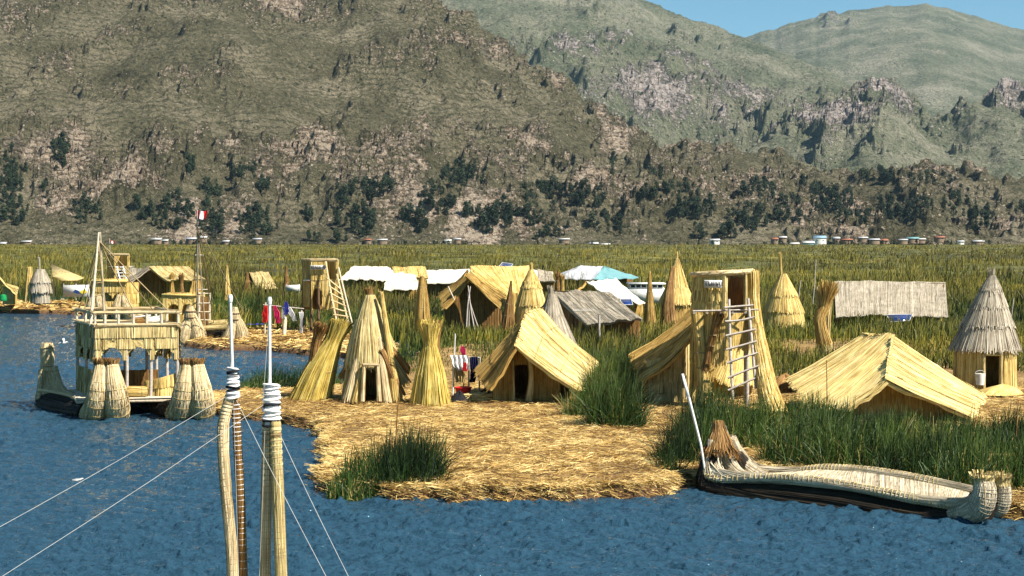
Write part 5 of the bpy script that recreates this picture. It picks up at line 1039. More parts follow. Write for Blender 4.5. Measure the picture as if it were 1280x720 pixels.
bundle(g, [pt(899, 566, 39.5), pt(899, 548, 39.6), pt(898, 531, 39.7)], [.40, .27, .07], 520, .03, 12, 14, .10, .20, (), spread=.35, tone=(0, 1)); g.build('bow_tuft', MS['brown'], t_)
g = G(); bundle(g, [pt(912, 566, 39.9), pt(907, 550, 39.9), pt(903, 535, 39.9)], [.22, .15, .05], 200, .03, 10, 10, .08, .15, (), spread=.3, tone=(0, 1)); g.build('bow_tuft', MS['grey'], t_)
for (pth, R_) in (([(1178, 646, 35.9), (1202, 643, 35.2), (1223, 634, 34.8), (1231, 617, 34.7), (1229, 602, 34.8)], [.12, .24, .28, .24, .20]), ([(1200, 646, 36.3), (1228, 642, 35.6), (1247, 633, 35.3), (1253, 616, 35.2), (1252, 603, 35.2)], [.12, .22, .23, .19, .15])):
    g = G(); bundle(g, [pt(*q) for q in pth], R_, 320, .03, 40, 16, .03, .02, (), .008, (.2, .95), wraps=26); g.build('stern_bundle', [MS['hullpale'], MS['grey']], t_)
for q, r_ in (((1229, 600, 34.8), .21), ((1252, 601, 35.2), .16)): tuft(t_, pt(*q), r_, .16, 'greyyel', 200, 'stern_top')
g = G(); tube(g, [pt(1231, 634, 34.4), pt(1231, 615, 34.42), pt(1229, 601, 34.5)], [.012] * 3, 5); g.build('lashing', MS['rope'], t_)
p = pt(884, 600, 39); t_ = thing('oar', 'white wooden oar leaning against the brown tufted bow', 'oar', p); g = G(); P1, P2, P3 = pt(852, 468, 39.4), pt(876, 556, 39.2), pt(884, 606, 39.0)
g2 = G(); slab(g2, [pt(851.5, 467, 39.4), pt(854.5, 467, 39.4), pt(863.5, 500, 39.35), pt(859, 500, 39.35)], .03); g2.build('blade', MS['white'], t_)
pole(g, pt(861, 497, 39.33), pt(876, 556, 39.2), .034, .03); pole(g, pt(876, 556, 39.2), P3, .03, .025); g.build('shaft', MS['white'], t_)
# -- two storey catamaran
t_ = thing('reed_catamaran', 'two storey reed boat with arched thatch cabin and twin flared prows', 'reed boat', gp(160, 520, 0)); DD = t_
def prow(root, path, R, sep, wraps=16, m='pale', lat=None, topm='brown', th=.5, n=260, tr=None):
    P = [pt(*q) for q in path]
    for sgn in (-1, 1):
        PP = [q + A(lat if lat is not None else [1, 0, 0]) * sgn * s_ for q, s_ in zip(P, sep)]
        g = G(); bundle(g, PP, R, n, .035, 34, 16, .04, .05, (), .009, (.25, .95), wraps=wraps); g.build('prow_bundle', [MS[m], MS['greyyel']], root)
        if topm: tuft(root, PP[-1] - A([0, 0, th * .35]), R[-1] * 1.05, th, topm, 220)
for ux in (0, 107):
    dx = ux
    prow(t_, [(104 + dx, 512, 57.6), (120 + dx, 520, 56.0), (132 + dx, 516, 54.9), (134 + dx, 494, 54.5), (133.5 + dx, 470, 54.6), (133 + dx, 454, 54.7)], [.36, .42, .44, .37, .26, .19], [.27, .31, .36, .31, .22, .175], th=.5)
# hulls under the deck
for (a_, b_) in (((70, 509, 59.5), (124, 517, 55.5)), ((176, 505, 60.0), (232, 518, 55.5))):
    P0, P1 = pt(*a_), pt(*b_)
    for sg in (-1, 1):
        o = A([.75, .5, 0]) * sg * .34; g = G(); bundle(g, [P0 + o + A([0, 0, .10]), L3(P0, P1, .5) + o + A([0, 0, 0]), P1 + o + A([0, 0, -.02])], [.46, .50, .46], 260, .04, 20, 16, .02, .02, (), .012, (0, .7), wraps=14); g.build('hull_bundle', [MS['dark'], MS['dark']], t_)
# rear left prow, tall and slim
prow(t_, [(100, 512, 57.8), (80, 507, 58.8), (67, 492, 59.4), (61, 472, 59.6), (59, 452, 59.6)], [.30, .34, .28, .19, .13], [.22, .27, .24, .13, .08], topm=None)
g = G(); bundle(g, [pt(60, 462, 59.5), pt(59.5, 448, 59.5), pt(59, 437, 59.5), pt(59, 430, 59.5)], [.17, .24, .24, .18], 220, .03, 14, 14, .06, .05, (.1, .75), .02, (.3, 1)); g.build('prow_head', [MS['pale'], MS['rope']], t_)
g = G(); bundle(g, [pt(69, 458, 58.9), pt(74, 478, 58.6), pt(82, 490, 58.0), pt(93, 494, 57.4)], [.08, .1, .1, .09], 60, .03, 16, 9, .03, 0, (), .01, (.3, 1), wraps=14); bundle(g, [pt(51, 462, 59.2), pt(50, 482, 59.2), pt(47, 500, 59.0)], [.07, .09, .1], 60, .03, 16, 9, .03, 0, (), .01, (.3, 1), wraps=10); g.build('gunwale', [MS['pale'], MS['rope']], t_)
g = G(); pole(g, pt(48, 488, 57.6), pt(88, 495, 56.6), .06, .05, bend=.05); pole(g, pt(88, 495, 56.6), pt(97, 503, 56.3), .05); g.build('side_rail', MS['pale'], t_)
# deck
dz = .60; cF = [(X(105, 55.6), 55.6), (X(224, 56.8), 56.8)]; ax = A([-.42, .91]) * 3.4
fl, fr = A(cF[0]), A([X(222, 56.4), 56.4]); bl, br = fl + ax, fr + ax
g = G(); c4 = [(*(fl + A([-.2, -.35])), dz), (*(fr + A([.1, -.35])), dz), (*(br), dz), (*bl, dz)]; slab(g, c4, .12)
for q in range(16): a_ = L3(A(c4[0]), A(c4[3]), q / 15) + A([0, 0, .02]); b_ = L3(A(c4[1]), A(c4[2]), q / 15) + A([0, 0, .02]); pole(g, a_, b_, .035)
g.build('deck', MS['wood'], t_)
rz = hz(409, 55.6); nl = (X(118, 55.6), 55.6); nr = (X(222, 56.3), 56.3); bl_ = (nl[0] - 1.45, nl[1] + 3.0); br_ = (nr[0] - 1.45, nr[1] + 3.0)
def arched(g, a, b, ztop, zbot, arches, n=520, rows=3, nu=70, nv=26):
    L = math.hypot(b[0] - a[0], b[1] - a[1]); Hh = ztop - zbot
    def hf(s_, t__):
        x = s_ * L; z = ztop - t__ * Hh; r = np.zeros(np.shape(x), bool)
        for (xc, hw, zt) in arches: r |= (np.abs(x - xc) < hw) & (z < zt - hw * 1.1 * (1 - np.sqrt(np.clip(1 - ((x - xc) / hw) ** 2, 0, 1))))
        return r
    thatch(g, bil([[(a[0], a[1], ztop), (a[0], a[1], zbot)], [(b[0], b[1], ztop), (b[0], b[1], zbot)]]), n, .045, .09, rows, .02, .0, nu, nv, 0, .02, (.15, 1), hole=hf)
g = G(); L = math.hypot(nr[0] - nl[0], nr[1] - nl[1])
arched(g, nl, nr, rz, hz(451, 55.6), [(L * .20, .37, hz(435, 55.6)), (L * .52, .40, hz(435, 55.6)), (L * .83, .36, hz(437, 55.6))]); 
arched(g, bl_, nl, rz + .02, hz(452, 56), [(1.1, .3, hz(432, 57)), (2.3, .35, hz(432, 57))], 300)
arched(g, bl_, br_, rz, hz(447, 58.6), [(L * .2, .4, hz(433, 58.6)), (L * .5, .42, hz(433, 58.6)), (L * .82, .38, hz(433, 58.6))], 300)
arched(g, nr, br_, rz, hz(450, 57), [(1.0, .4, hz(433, 57)), (2.3, .38, hz(433, 57))], 260); g.build('upper_thatch', MS['greyyel'], t_)
g = G(); slab(g, [(*nl, rz), (*nr, rz), (*br_, rz), (*bl_, rz)], .1); g.build('upper_floor', MS['wood'], t_)
for f_, yy in ((0, 0), (.37, 0), (.66, 0), (.98, 0), (.88, 1), (.6, 1), (.3, 1), (0, 1), (1, 1), (0, .5), (1, .5)):
    a_ = L3(A([*nl, 0]), A([*nr, 0]), f_) + (A([*bl_, 0]) - A([*nl, 0])) * yy; g = G(); pole(g, a_ + A([0, .05, dz]), a_ + A([0, .05, rz - .1]), .06, bend=.02); g.build('post', MS['greywood'], t_)
W_ = lambda f_, yy: tuple((A(nl) * (1 - f_) + A(nr) * f_ + (A(bl_) - A(nl)) * yy))
g = G(); wall_panel(g, W_(0, 1), W_(0, 0), dz - .05, dz + .95, n=160, rows=2); wall_panel(g, W_(0, 0), W_(.13, 0), dz - .05, dz + .9, n=60); g.build('side_panel', MS['greyyel'], t_)
g = G(); a_, b_ = A([*W_(.62, .12), 0]), A([*W_(1.02, .05), 0]); thatch(g, bil([[a_ + A([0, 0, dz + .55]), a_ + A([0, 0, dz])], [L3(a_, b_, .5) + A([0, -.25, dz + .68]), L3(a_, b_, .5) + A([0, -.25, dz])], [b_ + A([0, 0, dz + .85]), b_ + A([0, 0, dz])]]), 200, .04, .08, 2, .02, .02, 16, 4); g.build('seat_back', MS['yellow'], t_)
g = G(); wall_panel(g, W_(.3, .9), W_(1, .9), dz, dz + .75, n=150); g.build('seat_back', MS['brown'], t_)
g = G(); bundle(g, [(*W_(.30, .02), dz + .25), (*W_(.62, .02), dz + .22)], [.17, .17], 80, .03, 8, 12, .04, .04, (.2, .8)); g.build('seat_roll', [MS['yellow'], MS['rope']], t_)
g = G()
for e in (0, 1):
    zz_ = rz + (.05 if e == 0 else .50)
    for a_, b_ in (((0, 0), (1, 0)), ((1, 0), (1, 1)), ((1, 1), (0, 1)), ((0, 1), (0, 0))): bundle(g, [(*W_(*a_), zz_), (*W_(*b_), zz_)], [.055, .05], 24, .03, 8, 7, .15, .15, tone=(.4, 1))
g.build('railing', MS['pale'], t_)
g = G()
for f_, yy in ((0, 0), (.12, 0), (.28, 0), (.46, 0), (.62, 0), (.8, 0), (1, 0), (1, 1), (.5, 1), (0, 1), (0, .5), (1, .5)): q = (*W_(f_, yy), 0); g = G(); pole(g, A(q) + A([0, 0, rz]), A(q) + A([0, 0, rz + .5]), .05); g.build('railing_post', MS['wood'], t_)
for f_, yy, m_, sz in ((.7, .5, 'white', .25), (.82, .45, 'cloth', .2), (.64, .4, 'brown', .18)):
    g = G(); q = A([*W_(f_, yy), rz]); bundle(g, [q + A([-sz, 0, .15]), q + A([sz, .1, .18])], [sz * .5, sz * .6], 40, .03, 8, 10, .05); g.build('roof_bundle', MS[m_], t_)
g = G(); apx = pt(123.5, 301, 57.0)
pole(g, (*W_(-.02, .15), rz), apx + A([0, 0, .3]), .055, .035); pole(g, (*W_(.3, .8), rz), apx + A([.05, 0, .3]), .05, .03); g.build('mast', MS['wood'], t_)
g = G()
for q in (W_(.02, 1), W_(.95, .9), W_(.16, .1), W_(.35, 1), W_(.98, .2), W_(.6, .5), W_(-.02, .5)): tube(g, [apx, (*q, rz + .4)], [.02, .02], 5)
for q in (.2, .35, .5, .65): a_ = L3(A([*W_(-.02, .15), rz]), apx, q); b_ = L3(A([*W_(.3, .8), rz]), apx, q); tube(g, [a_, b_], [.018, .018], 5)
g.build('stay', MS['rope'], t_)
# -- second boat, behind the railing
t_ = thing('reed_boat', 'reed boat with a flat thatched cabin half hidden behind the two storey boat', 'reed boat', pt(140, 398, 108))
for ub in (121, 153): prow(t_, [(ub + 14, 395, 110), (ub + 3, 396, 108.5), (ub, 388, 108), (ub - 1, 378, 108), (ub - 1, 369, 108)], [.4, .46, .42, .3, .18], [.3, .38, .34, .2, .1], topm=None, n=120, wraps=6)
g = G(); y = 110
arched(g, (X(115, y), y), (X(158, y), y), hz(350, y), hz(373, y), [(.9, .5, hz(366, y)), (1.9, .5, hz(366, y))], 300, nu=40)
wall_panel(g, (X(115, y), y), (X(158, y), y), hz(392, y), hz(377, y), n=120, sw=.05, rows=2); wall_panel(g, (X(115, y + 2.5), y + 2.5), (X(160, y + 2.5), y + 2.5), hz(392, y), hz(350, y), n=120, sw=.05, rows=2); wall_panel(g, (X(158, y + .1), y + .1), (X(173, y + 1), y + 1), hz(392, y), hz(354, y), n=120, sw=.05, rows=3); g.build('cabin_wall', MS['yellow'], t_)
g = G(); slab(g, [pt(114, 350, y - .2), pt(159, 350, y - .2), pt(160, 349, y + 2.6), pt(115, 349, y + 2.6)], .15); g.build('cabin_roof', MS['yellow'], t_)
g = G(); box(g, (X(108, 109), 108.8, -.05), (X(176, 109), 112, .55)); g.build('hull_deck', MS['dark'], t_)
# -- third boat with arches and mast
t_ = thing('reed_boat', 'reed boat with a two arched cabin, lattice frame and tall stayed mast', 'reed boat', gp(262, 431, 0))
for (ub, vb, vt, yy, rr) in ((238, 428, 384, 93.5, 1), (294, 430, 386, 92.5, .85)):
    prow(t_, [(ub - 22, vb - 8, yy + 2.6), (ub - 8, vb, yy + .8), (ub, vb - 4, yy), (ub + 2, vb - 18, yy), (ub + 1, vt + 16, yy), (ub, vt + 8, yy)], [.5 * rr, .55 * rr, .52 * rr, .4 * rr, .26 * rr, .2 * rr], [.36 * rr, .4 * rr, .42 * rr, .3 * rr, .14 * rr, .1 * rr], topm=None, n=160, wraps=8)
    c_ = pt(ub, vt + 5, yy); g = G(); bundle(g, [c_ + A([0, 0, -.5]), c_ + A([0, 0, -.1]), c_ + A([0, 0, .3])], [.30 * rr, .32 * rr, .14 * rr], 120, .035, 12, 12, .05, .05, (.15, .6), .04, (.2, .9)); g.build('prow_head', [MS['pale'], MS['darkwood']], t_)
y = 96
g = G(); arched(g, (X(203, y), y), (X(246, y), y), hz(368, y), hz(409, y), [(.65, .34, hz(380, y)), (1.5, .34, hz(380, y))], 380, rows=2, nu=50, nv=30)
wall_panel(g, (X(203, y), y), (X(203, y), y + 2.4), hz(410, y), hz(368, y), n=100, sw=.05); wall_panel(g, (X(203, y), y + 2.4), (X(246, y), y + 2.4), hz(410, y), hz(368, y), n=100, sw=.05); g.build('cabin_wall', MS['yellow'], t_)
g = G(); slab(g, [pt(202, 367.5, y - .1), pt(247, 367.5, y - .1), pt(246, 367, y + 2.5), pt(203, 367, y + 2.5)], .12); g.build('cabin_roof', MS['yellow'], t_)
g = G()
for u in (249, 262): pole(g, pt(u, 408, 95.5), pt(u, 366, 95.5), .06)
for v in (367, 379, 390, 400): pole(g, pt(247, v, 95.45), pt(263, v, 95.45), .04)
pole(g, pt(249, 366, 95.5), pt(251, 408, 97.5), .04); g.build('lattice_frame', MS['wood'], t_)
g = G(); wall_panel(g, (X(250, 96.5), 96.5), (X(261, 96.5), 96.5), hz(408, 96), hz(372, 96), n=70, rows=2, sw=.05); g.build('rear_panel', MS['brown'], t_)
g = G()
for (a_, b_) in (((215, 420, 96), (280, 424, 93.5)), ((225, 418, 97.5), (290, 420, 95.5))): bundle(g, [pt(*a_), pt(*b_)], [.5, .5], 120, .05, 10, 12, .05)
g.build('hull_bundle', MS['dark'], t_)
g = G(); slab(g, [pt(200, 413, 95), pt(286, 413, 94), pt(286, 408, 97), pt(200, 408, 98)], .12); bundle(g, [pt(246, 411, 94), pt(285, 409, 94)], [.16, .16], 60, .04, 8, 10, .1, .1); bundle(g, [pt(262, 405, 95), pt(283, 403, 95)], [.2, .16], 80, .04, 8, 10, .1, .1); g.build('deck', MS['greyyel'], t_)
g = G(); pole(g, pt(247, 408, 95), pt(246.5, 276, 90.2) , .06, .035); pole(g, pt(256, 408, 95.6), pt(247, 288, 90.6), .045, .03); g.build('mast', MS['wood'], t_)
g = G()
for (a_, b_) in (((242, 319, 92), (254, 319, 92)), ((244, 362, 94), (260, 362, 94))): pole(g, pt(*a_), pt(*b_), .035)
g.build('crosstree', MS['wood'], t_)
g = G()
for (a_, b_) in (((247, 290, 90.5), (284, 372, 94)), ((247, 284, 90.4), (268, 408, 95)), ((247, 290, 90.5), (241, 368, 95)), ((247, 290, 90.5), (262, 366, 95)), ((249, 300, 91), (243, 320, 92)), ((243, 320, 92), (246, 400, 95)), ((254, 320, 92), (262, 362, 94)), ((249, 286, 90.5), (305, 392, 92.6))): tube(g, [pt(*a_), pt(*b_)], [.024, .024], 5)
for v in range(330, 400, 10): f_ = (v - 300) / 100; tube(g, [pt(247 - 2 * f_, v, 93), pt(250 + 7 * f_, v, 93.3)], [.018, .018], 5)
g.build('stay', MS['rope'], t_)
p = pt(318, 416, 96); t_ = thing('small_canoe', 'small blue and white canoe on the water behind the middle straw strip', 'boat', gp(315, 411, 0)); g = G()
c_ = gp(316, 411, 0); st = []
for i, f_ in enumerate(np.linspace(-1, 1, 9)):
    w_ = .42 * (1 - f_ ** 2) ** .5 + .02; z_ = .28 + .15 * f_ ** 2; st.append([(c_[0] + f_ * 1.7, c_[1] - w_, z_), (c_[0] + f_ * 1.6, c_[1] - w_ * .6, -.05), (c_[0] + f_ * 1.6, c_[1] + w_ * .6, -.05), (c_[0] + f_ * 1.7, c_[1] + w_, z_)])
grid(g, A(st), 3, 1); grid(g, A(st) + A([0, 0, .03]), 3, 1, flip=True); g.build('hull', MS['white'], t_)
g = G(); tube(g, A(st)[:, 0] + A([0, 0, .03]), np.full(9, .04), 6); tube(g, A(st)[:, 3] + A([0, 0, .03]), np.full(9, .04), 6); g.build('rim', MS['blue'], t_)
# ---------------------------------------------------------------- near boat: only its two masts rise into view
t_ = thing('near_mast_boat', 'nearest reed boat showing only two bound masts with white tips and reed legs', 'reed boat', (-2.8, 17.0, 0.0)); NB = t_
def mast(pu, v0, v1, b0, b1, bu, bw, legs, y, tip):
    g = G(); m_ = None
    P0, P1 = pt(pu[1], v1, y), pt(pu[0], v0, y); pole(g, P0 - A([0, 0, .3]), P1, .020, .016); me_ = g.build('mast', MS['white'], t_)
    g = G(); tube(g, [P1 - A([0, 0, .03]), P1 + A([0, 0, .015]), P1 + A([0, 0, .05])], [.022, .027, .018], 12); g.build('mast_tip', MS['white'], t_, me_)
    g = G(); c0, c1 = pt(bu, b1, y), pt(bu, b0, y)
    tube(g, [c0, L3(c0, c1, .5), c1], [bw * .96, bw * .9, bw * .86], 16, 8, mi=0)
    for q in np.linspace(.03, .97, 13):
        c = L3(c0, c1, q); a = np.linspace(0, 6.2832, 17); r_ = bw * (1.03 - .1 * q) + .006; tube(g, c + np.stack([np.cos(a) * r_, np.sin(a) * r_, .012 * np.sin(a + q * 30)], -1), np.full(17, .011 + .008 * rng.random()), 5, 17, rng.random(), 0 if rng.random() < .72 else 1, False)
    g.build('binding', [MS['cloth'], MS['black']], t_, me_)
    for lp, r0, mm in legs:
        PP = [pt(*q) for q in lp]; PP.append(PP[-1] + (PP[-1] - PP[-2]) / np.linalg.norm(PP[-1] - PP[-2]) * (PP[-1][2] - .75)); g = G()
        bundle(g, PP, [r0 * .8] + [r0] * (len(PP) - 1), 120, .011, 50, 12, .02, .02, (), .004, (.2, .95))
        Cc, rr = resample(PP, [r0] * len(PP), 200); k = 0; T, S, B = frames(Cc)
        ln = np.linalg.norm(PP[-1] - PP[0]); a = np.linspace(0, 6.2832, 13)
        for q in np.linspace(2, 197, int(ln / .085)).astype(int):   # each segment bulges between its lashings
            tube(g, [Cc[q] - T[q] * .034, Cc[q], Cc[q] + T[q] * .034], [r0 * .98, r0 * (1.10 + .06 * rng.random()), r0 * .98], 12, 6, rng.random(), 0, False)
            tube(g, Cc[min(q + 1, 199)] + T[q] * .0425 + (S[q] * np.cos(a)[:, None] + B[q] * np.sin(a)[:, None]) * (r0 * 1.02 + .003), np.full(13, .005), 5, 13, .5, 1, False)
        g.build('mast_leg', [MS[mm], MS['rope'] if mm != 'brown' else MS['cloth']], t_, me_)
mast((288, 291), 374, 462, 460, 497, 291, .055, [([(287, 497, 17), (279, 530, 16.98), (279, 565, 16.97), (283, 620, 16.97), (289, 680, 17), (291, 722, 17)], .054, 'pale'), ([(294, 497, 17.08), (297, 560, 17.1), (301, 630, 17.12), (304, 722, 17.15)], .040, 'brown')], 17, 0)
mast((337, 337), 377, 483, 480, 532, 339.5, .083, [([(334, 528, 17), (333, 600, 17), (332, 680, 17), (331.5, 722, 17)], .050, 'pale'), ([(344, 528, 16.95), (347, 600, 16.93), (350, 680, 16.9), (351.5, 722, 16.9)], .058, 'greyyel')], 17, 0)
g = G()
for a_, b_, m_ in (((289, 492, 17), (-60, 690, 15), 0), ((338, 500, 17), (-40, 746, 14.5), 0), ((293, 495, 17), (415, 733, 16), 0), ((343, 528, 17), (445, 738, 16), 0), ((333, 482, 16.93), (323.5, 740, 16.9), 0), ((336, 392, 16.95), (330, 482, 16.92), 0), ((292, 500, 16.95), (299, 740, 16.9), 0), ((340, 532, 16.93), (340, 745, 16.9), 0)):
    P0, P1 = pt(*a_), pt(*b_); tube(g, [P0, L3(P0, P1, .5) + A([0, 0, -.03]), P1 + (P1 - P0) * .25], [.0024] * 3, 5, 10)
g.build('rope', MS['ropew'], t_)
for cx in (-3.6, -2.0):
    for sg in (-.28, .28):
        g = G(); bundle(g, [(cx + sg * .3, 13.2, 1.5), (cx + sg, 14.1, .5), (cx + sg, 17, .25), (cx + sg, 20, .5), (cx + sg * .3, 20.9, 1.5)], [.18, .34, .42, .34, .18], 200, .03, 30, 14, .05, .05, (), .01, wraps=24); g.build('hull_bundle', [MS['pale'], MS['rope']], t_)
g = G(); slab(g, [(-4.0, 14.4, .78), (-1.6, 14.4, .78), (-1.6, 19.6, .78), (-4.0, 19.6, .78)], .1); g.build('deck', MS['wood'], t_)
# ---------------------------------------------------------------- small things round the clearing
def drape(name, label, cat, prof, y, m, dy=.12, seed=0, group=None):
    """hanging cloth: outline rows [(v, u_left, u_right)] with folds"""
    rows_ = A(prof); n = 14; P = []
    vs = np.linspace(rows_[0, 0], rows_[-1, 0], 12)
    for v in vs:
        l_ = np.interp(v, rows_[:, 0], rows_[:, 1]); r_ = np.interp(v, rows_[:, 0], rows_[:, 2]); row = []
        for i in range(n + 1):
            u = l_ + (r_ - l_) * i / n; q = pt(u + math.sin(v * .7 + seed) * .3, v, y); q[1] += dy * math.sin(i * 1.7 + seed + v * .12) * (0.3 + .7 * (v - vs[0]) / (vs[-1] - vs[0] + 1e-6)); row.append(q)
        P.append(row)
    P = A(P).transpose(1, 0, 2); g = G(); grid(g, P, 1, 1); grid(g, P + A([0, .03, 0]), 1, 1, flip=True)
    t_ = thing(name, label, cat, P[n // 2, -1], group); g.build('cloth', MS[m], t_, smooth=True); return t_
p = pt(566, 487, 58.5); t_ = thing('drying_pole', 'slim white upright pole behind the hanging white cloth', 'pole', p); g = G(); pole(g, p + A([0, 0, -.2]), pt(569, 417, 58.6), .03, .02); g.build('pole', MS['white'], t_)
p = pt(583, 478, 58.6); t_ = thing('drying_rack', 'low stick rack holding the white and navy cloths beside the central hut', 'rack', p); g = G()
pole(g, pt(565, 446, 58.6), pt(600, 447, 58.6), .03); pole(g, pt(586, 492, 58.7), pt(586, 446, 58.6), .03); pole(g, pt(599, 490, 58.7), pt(600, 446, 58.6), .03); pole(g, pt(567, 488, 58.7), pt(566, 446, 58.6), .03); g.build('frame', MS['greywood'], t_)
drape('white_cloth', 'bright white cloth hanging between the tall green sheaf and the central hut', 'cloth', [(444, 563, 584), (450, 565, 587), (458, 567, 587), (463, 572, 587)], 58.4, 'cloth', .1, 1)
drape('tan_cloth', 'tan patterned cloth hanging under the white cloth', 'cloth', [(459, 567, 576), (470, 568, 582), (478, 570, 580)], 58.5, 'greyyel', .1, 2)
drape('red_cloth', 'little dark red rag hanging at the corner of the white cloth', 'cloth', [(453, 579, 583), (464, 578, 584)], 58.2, 'red', .04, 3)
drape('navy_cloth', 'navy blue garment hanging against the left roof of the central hut', 'cloth', [(446, 588, 597), (452, 587, 598), (465, 588, 596), (478, 587, 594)], 58.4, 'navy', .1, 4)
drape('pink_cloth', 'pink cloth on the top of a stick behind the white cloth', 'cloth', [(433, 576, 580), (438, 575, 582), (444, 578, 582)], 59.2, 'pink', .06, 5)
p = pt(579, 470, 59.3); t_ = thing('stick', 'thin stick carrying the pink cloth', 'stick', p); g = G(); pole(g, pt(580, 490, 59.3), pt(577, 432, 59.3), .022); g.build('stick', MS['darkwood'], t_)
p = pt(579, 496, 57.6); t_ = thing('red_basin', 'red plastic basin on the straw beside the green sheaf', 'basin', p); g = G()
tube(g, [p + A([0, 0, 0]), p + A([0, 0, .15]), p + A([0, 0, .34])], [.20, .25, .30], 20, 6); g.build('bowl', MS['red'], t_); g = G(); a = np.linspace(0, 6.2832, 21); tube(g, p + np.stack([np.cos(a) * .30, np.sin(a) * .30, .34 + 0 * a], -1), np.full(21, .02), 6, 21, caps=False); g.build('rim', MS['red'], t_)
def heap(name, label, u, v, y, w, h, m, cat, seed=1):
    p = pt(u, v, y); r = np.random.default_rng(seed); g = G(); a = np.linspace(0, 2 * np.pi, 25); t = np.linspace(0, 1, 9); P = np.zeros((25, 9, 3))
    for j, tt in enumerate(t):
        rr = w / 2 * (1 - tt ** 1.4) ** .8; P[:, j, 0] = p[0] + np.cos(a) * rr * (1 + .14 * np.sin(3 * a + seed)) + .12 * w * tt; P[:, j, 1] = p[1] + np.sin(a) * rr * .7; P[:, j, 2] = p[2] - .05 + h * tt * (1 + .1 * np.sin(a * 2 + seed))
    P[-1] = P[0]; grid(g, P, 2, 1); t_ = thing(name, label, cat, p); g.build('mound', MS[m], t_, smooth=True); return t_
heap('black_tarp', 'black tarpaulin heap at the foot of the tall green sheaf', 571, 505, 56.2, .75, .5, 'black', 'tarpaulin', 2)
heap('reed_heap', 'low heap of grey sticks and reeds before the left roof of the central hut', 594, 502, 56.6, 1.1, .28, 'greyyel', 'heap', 3)
g = G()
for q in range(40): c_ = pt(585 + 26 * random.random(), 500 + 4 * random.random(), 56.3 + .8 * random.random()); d_ = A([random.uniform(-.5, .5), random.uniform(-.3, .3), random.uniform(-.02, .1)]); c_[2] = .45 + .25 * random.random(); pole(g, c_ - d_, c_ + d_, .02)
g.build('stick', MS['greyyel'], bpy.data.objects['reed_heap'])
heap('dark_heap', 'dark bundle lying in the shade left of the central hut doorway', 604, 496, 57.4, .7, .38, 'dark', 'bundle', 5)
# white bucket and greens by the right hand cone hut
p = pt(1227, 478, 60); p[2] = .5; p = pt(1225, 481, 59.9); t_ = thing('white_bucket', 'white bucket standing before the doorway of the grey roofed cone hut', 'bucket', p); g = G(); tube(g, [p, p + A([0, 0, .42])], [.15, .19], 18, 5); g.build('bucket', MS['white'], t_); g = G(); a = np.linspace(0, 3.1416, 12); tube(g, p + np.stack([np.cos(a) * .19, 0 * a, .42 + np.sin(a) * .12], -1), np.full(12, .01), 5, 12); g.build('handle', MS['tin'], t_)
heap('straw_heap', 'pile of loose green and straw reeds beside the white bucket', 1246, 491, 58.5, 1.8, .35, 'yellow', 'heap', 7)
heap('reed_tuft_heap', 'brown fan of dry reed tops between the watchtower leg and low hut', 976, 488, 55.0, 1.3, .6, 'brown', 'heap', 8)
# laundry and scarves by the lagoon
yl = 95.5; p = pt(352, 414, yl); t_ = thing('clothes_line', 'wooden clothes line frame on the straw strip behind the lagoon', 'clothes line', p)
g = G(); pole(g, pt(355, 420, yl - .3), pt(357, 390, yl), .13, .11); pole(g, pt(331, 417, yl), pt(332, 378, yl), .045); pole(g, pt(375, 418, yl), pt(377, 388, yl), .06); g.build('post', MS['wood'], t_)
g = G(); pole(g, pt(329, 381, yl), pt(380, 386, yl), .035); g.build('rail', MS['greywood'], t_)
for nm, lb, pr, m_ in (('red_scarf', 'dark red scarf at the left end of the clothes line', [(382, 330, 334), (392, 328, 335), (403, 329, 334)], 'red'), ('pink_scarf', 'magenta scarf hanging right of the white mast tip', [(382, 341, 345), (392, 342, 350), (404, 345, 351)], 'pink'),
   ('blue_shirt', 'blue cloth hanging over the pale post', [(377, 356, 359), (384, 354, 361), (393, 355, 361)], 'blue'), ('white_scarf', 'white cloth spread out right of the blue cloth', [(384, 360, 363), (391, 361, 369), (401, 366, 371)], 'cloth'), ('white_scarf', 'white cloth hanging left of the blue cloth', [(384, 353, 356), (392, 352, 356), (398, 353, 357)], 'cloth'),
   ('striped_cloth', 'pale blue cloth at the right end of the clothes line', [(390, 374, 380), (400, 375, 379), (416, 375, 378)], 'cloth')):
    drape(nm, lb, 'cloth', pr, yl - .15, m_, .15, len(lb))
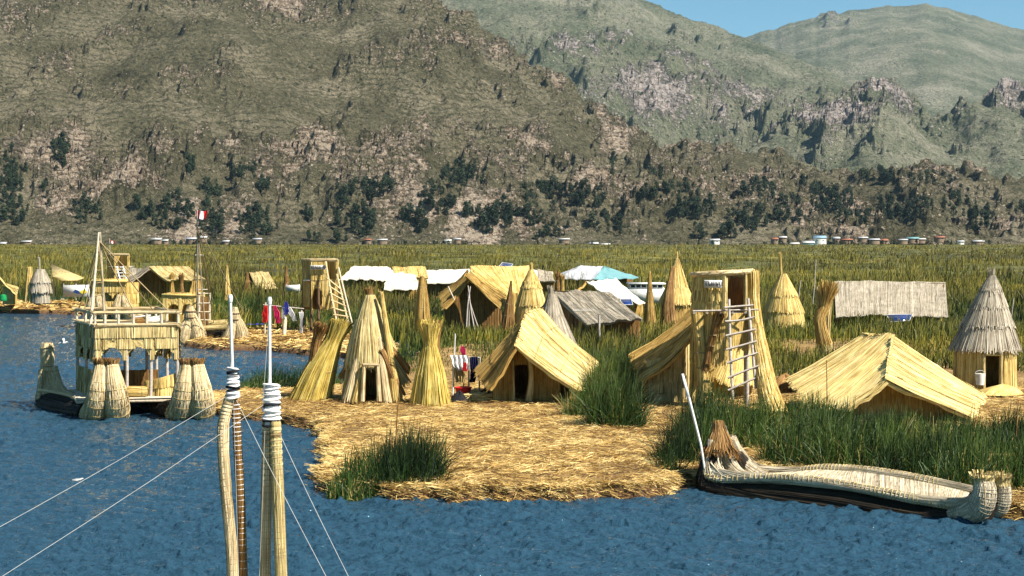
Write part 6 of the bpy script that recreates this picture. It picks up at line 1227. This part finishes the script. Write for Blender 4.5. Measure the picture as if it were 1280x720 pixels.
# gulls
def gull(label, u, v, y, z=None, fly=True, s=.5):
    p = pt(u, v, y); t_ = thing('seagull', label, 'bird', p); g = G(); 
    P = [p + A([-.22, 0, -.02]) * s * 2, p + A([-.08, 0, 0]) * s * 2, p + A([.1, 0, .01]) * s * 2, p + A([.2, 0, .06]) * s * 2, p + A([.27, 0, .07]) * s * 2]; tube(g, P, [.02 * s, .12 * s, .12 * s, .08 * s, .02 * s], 10, 14)
    for sg in (-1, 1):
        if fly: W = [[p + A([-.1, .02 * sg, .03]) * s, p + A([.14, .02 * sg, .03]) * s], [p + A([-.12, .4 * sg, .35]) * s, p + A([.14, .4 * sg, .38]) * s], [p + A([-.2, .8 * sg, .45]) * s, p + A([-.05, .85 * sg, .47]) * s]]
        else: W = [[p + A([.1, .1 * sg, .12]) * s, p + A([.1, .14 * sg, -.02]) * s], [p + A([-.2, .12 * sg, .1]) * s, p + A([-.2, .12 * sg, .0]) * s], [p + A([-.5, .02 * sg, .06]) * s, p + A([-.5, .02 * sg, .03]) * s]]
        W = A(W); grid(g, W, 1, 1); grid(g, W - A([0, 0, .015]), 1, 1, flip=True)
    g.build('body', MS['white'], t_, smooth=True)
gull('white gull flying low over the water behind the left boat prow', 78, 429, 80, s=.5)
pb = gp(97, 601, 0); gull('white gull resting on the open water left of the masts', 97, 600, pb[1], fly=False, s=.28)
# thin poles in the reeds
for q, (u, v0, v1, y) in enumerate([(497, 560, 492, 39), (1018, 370, 325, 118), (999, 376, 350, 118), (1271, 560, 500, 44), (1031, 555, 450, 48), (1265, 395, 373, 100)]):
    t_ = thing('reed_stake', ['brown stake standing in the low reed clump at the water edge', 'grey stake in the field right of the bright yellow cone hut', 'short blue grey stake in the field near the yellow cone hut', 'leaning stake in the dark reeds at the right edge', 'thin dark stake rising before the low wide hut roof', 'thin stake in the field at the right edge'][q], 'stake', pt(u, v0, y))
    g = G(); pole(g, pt(u - 2, v0 + 10, y), pt(u + 2, v1, y), .02 if y < 60 else .035, .012 if y < 60 else .03, bend=.03); g.build('shaft', MS['brown' if y < 60 else 'greywood'], t_)

#@@OBJEND
# ------------------------------------------------------------------ air
g = G(); box(g, (-7000, -100, -1.6), (7000, 9500, 1400)); m_haze = bpy.data.materials.new('haze_air'); m_haze.use_nodes = True; t = m_haze.node_tree; t.nodes.clear()
pv_ = t.nodes.new('ShaderNodeVolumePrincipled'); pv_.inputs['Color'].default_value = (0.46, 0.74, 1.0, 1); pv_.inputs['Density'].default_value = 0.000026; pv_.inputs['Anisotropy'].default_value = 0.2
o_ = t.nodes.new('ShaderNodeOutputMaterial'); t.links.new(pv_.outputs[0], o_.inputs['Volume'])
g.build('haze', m_haze, kind='stuff')
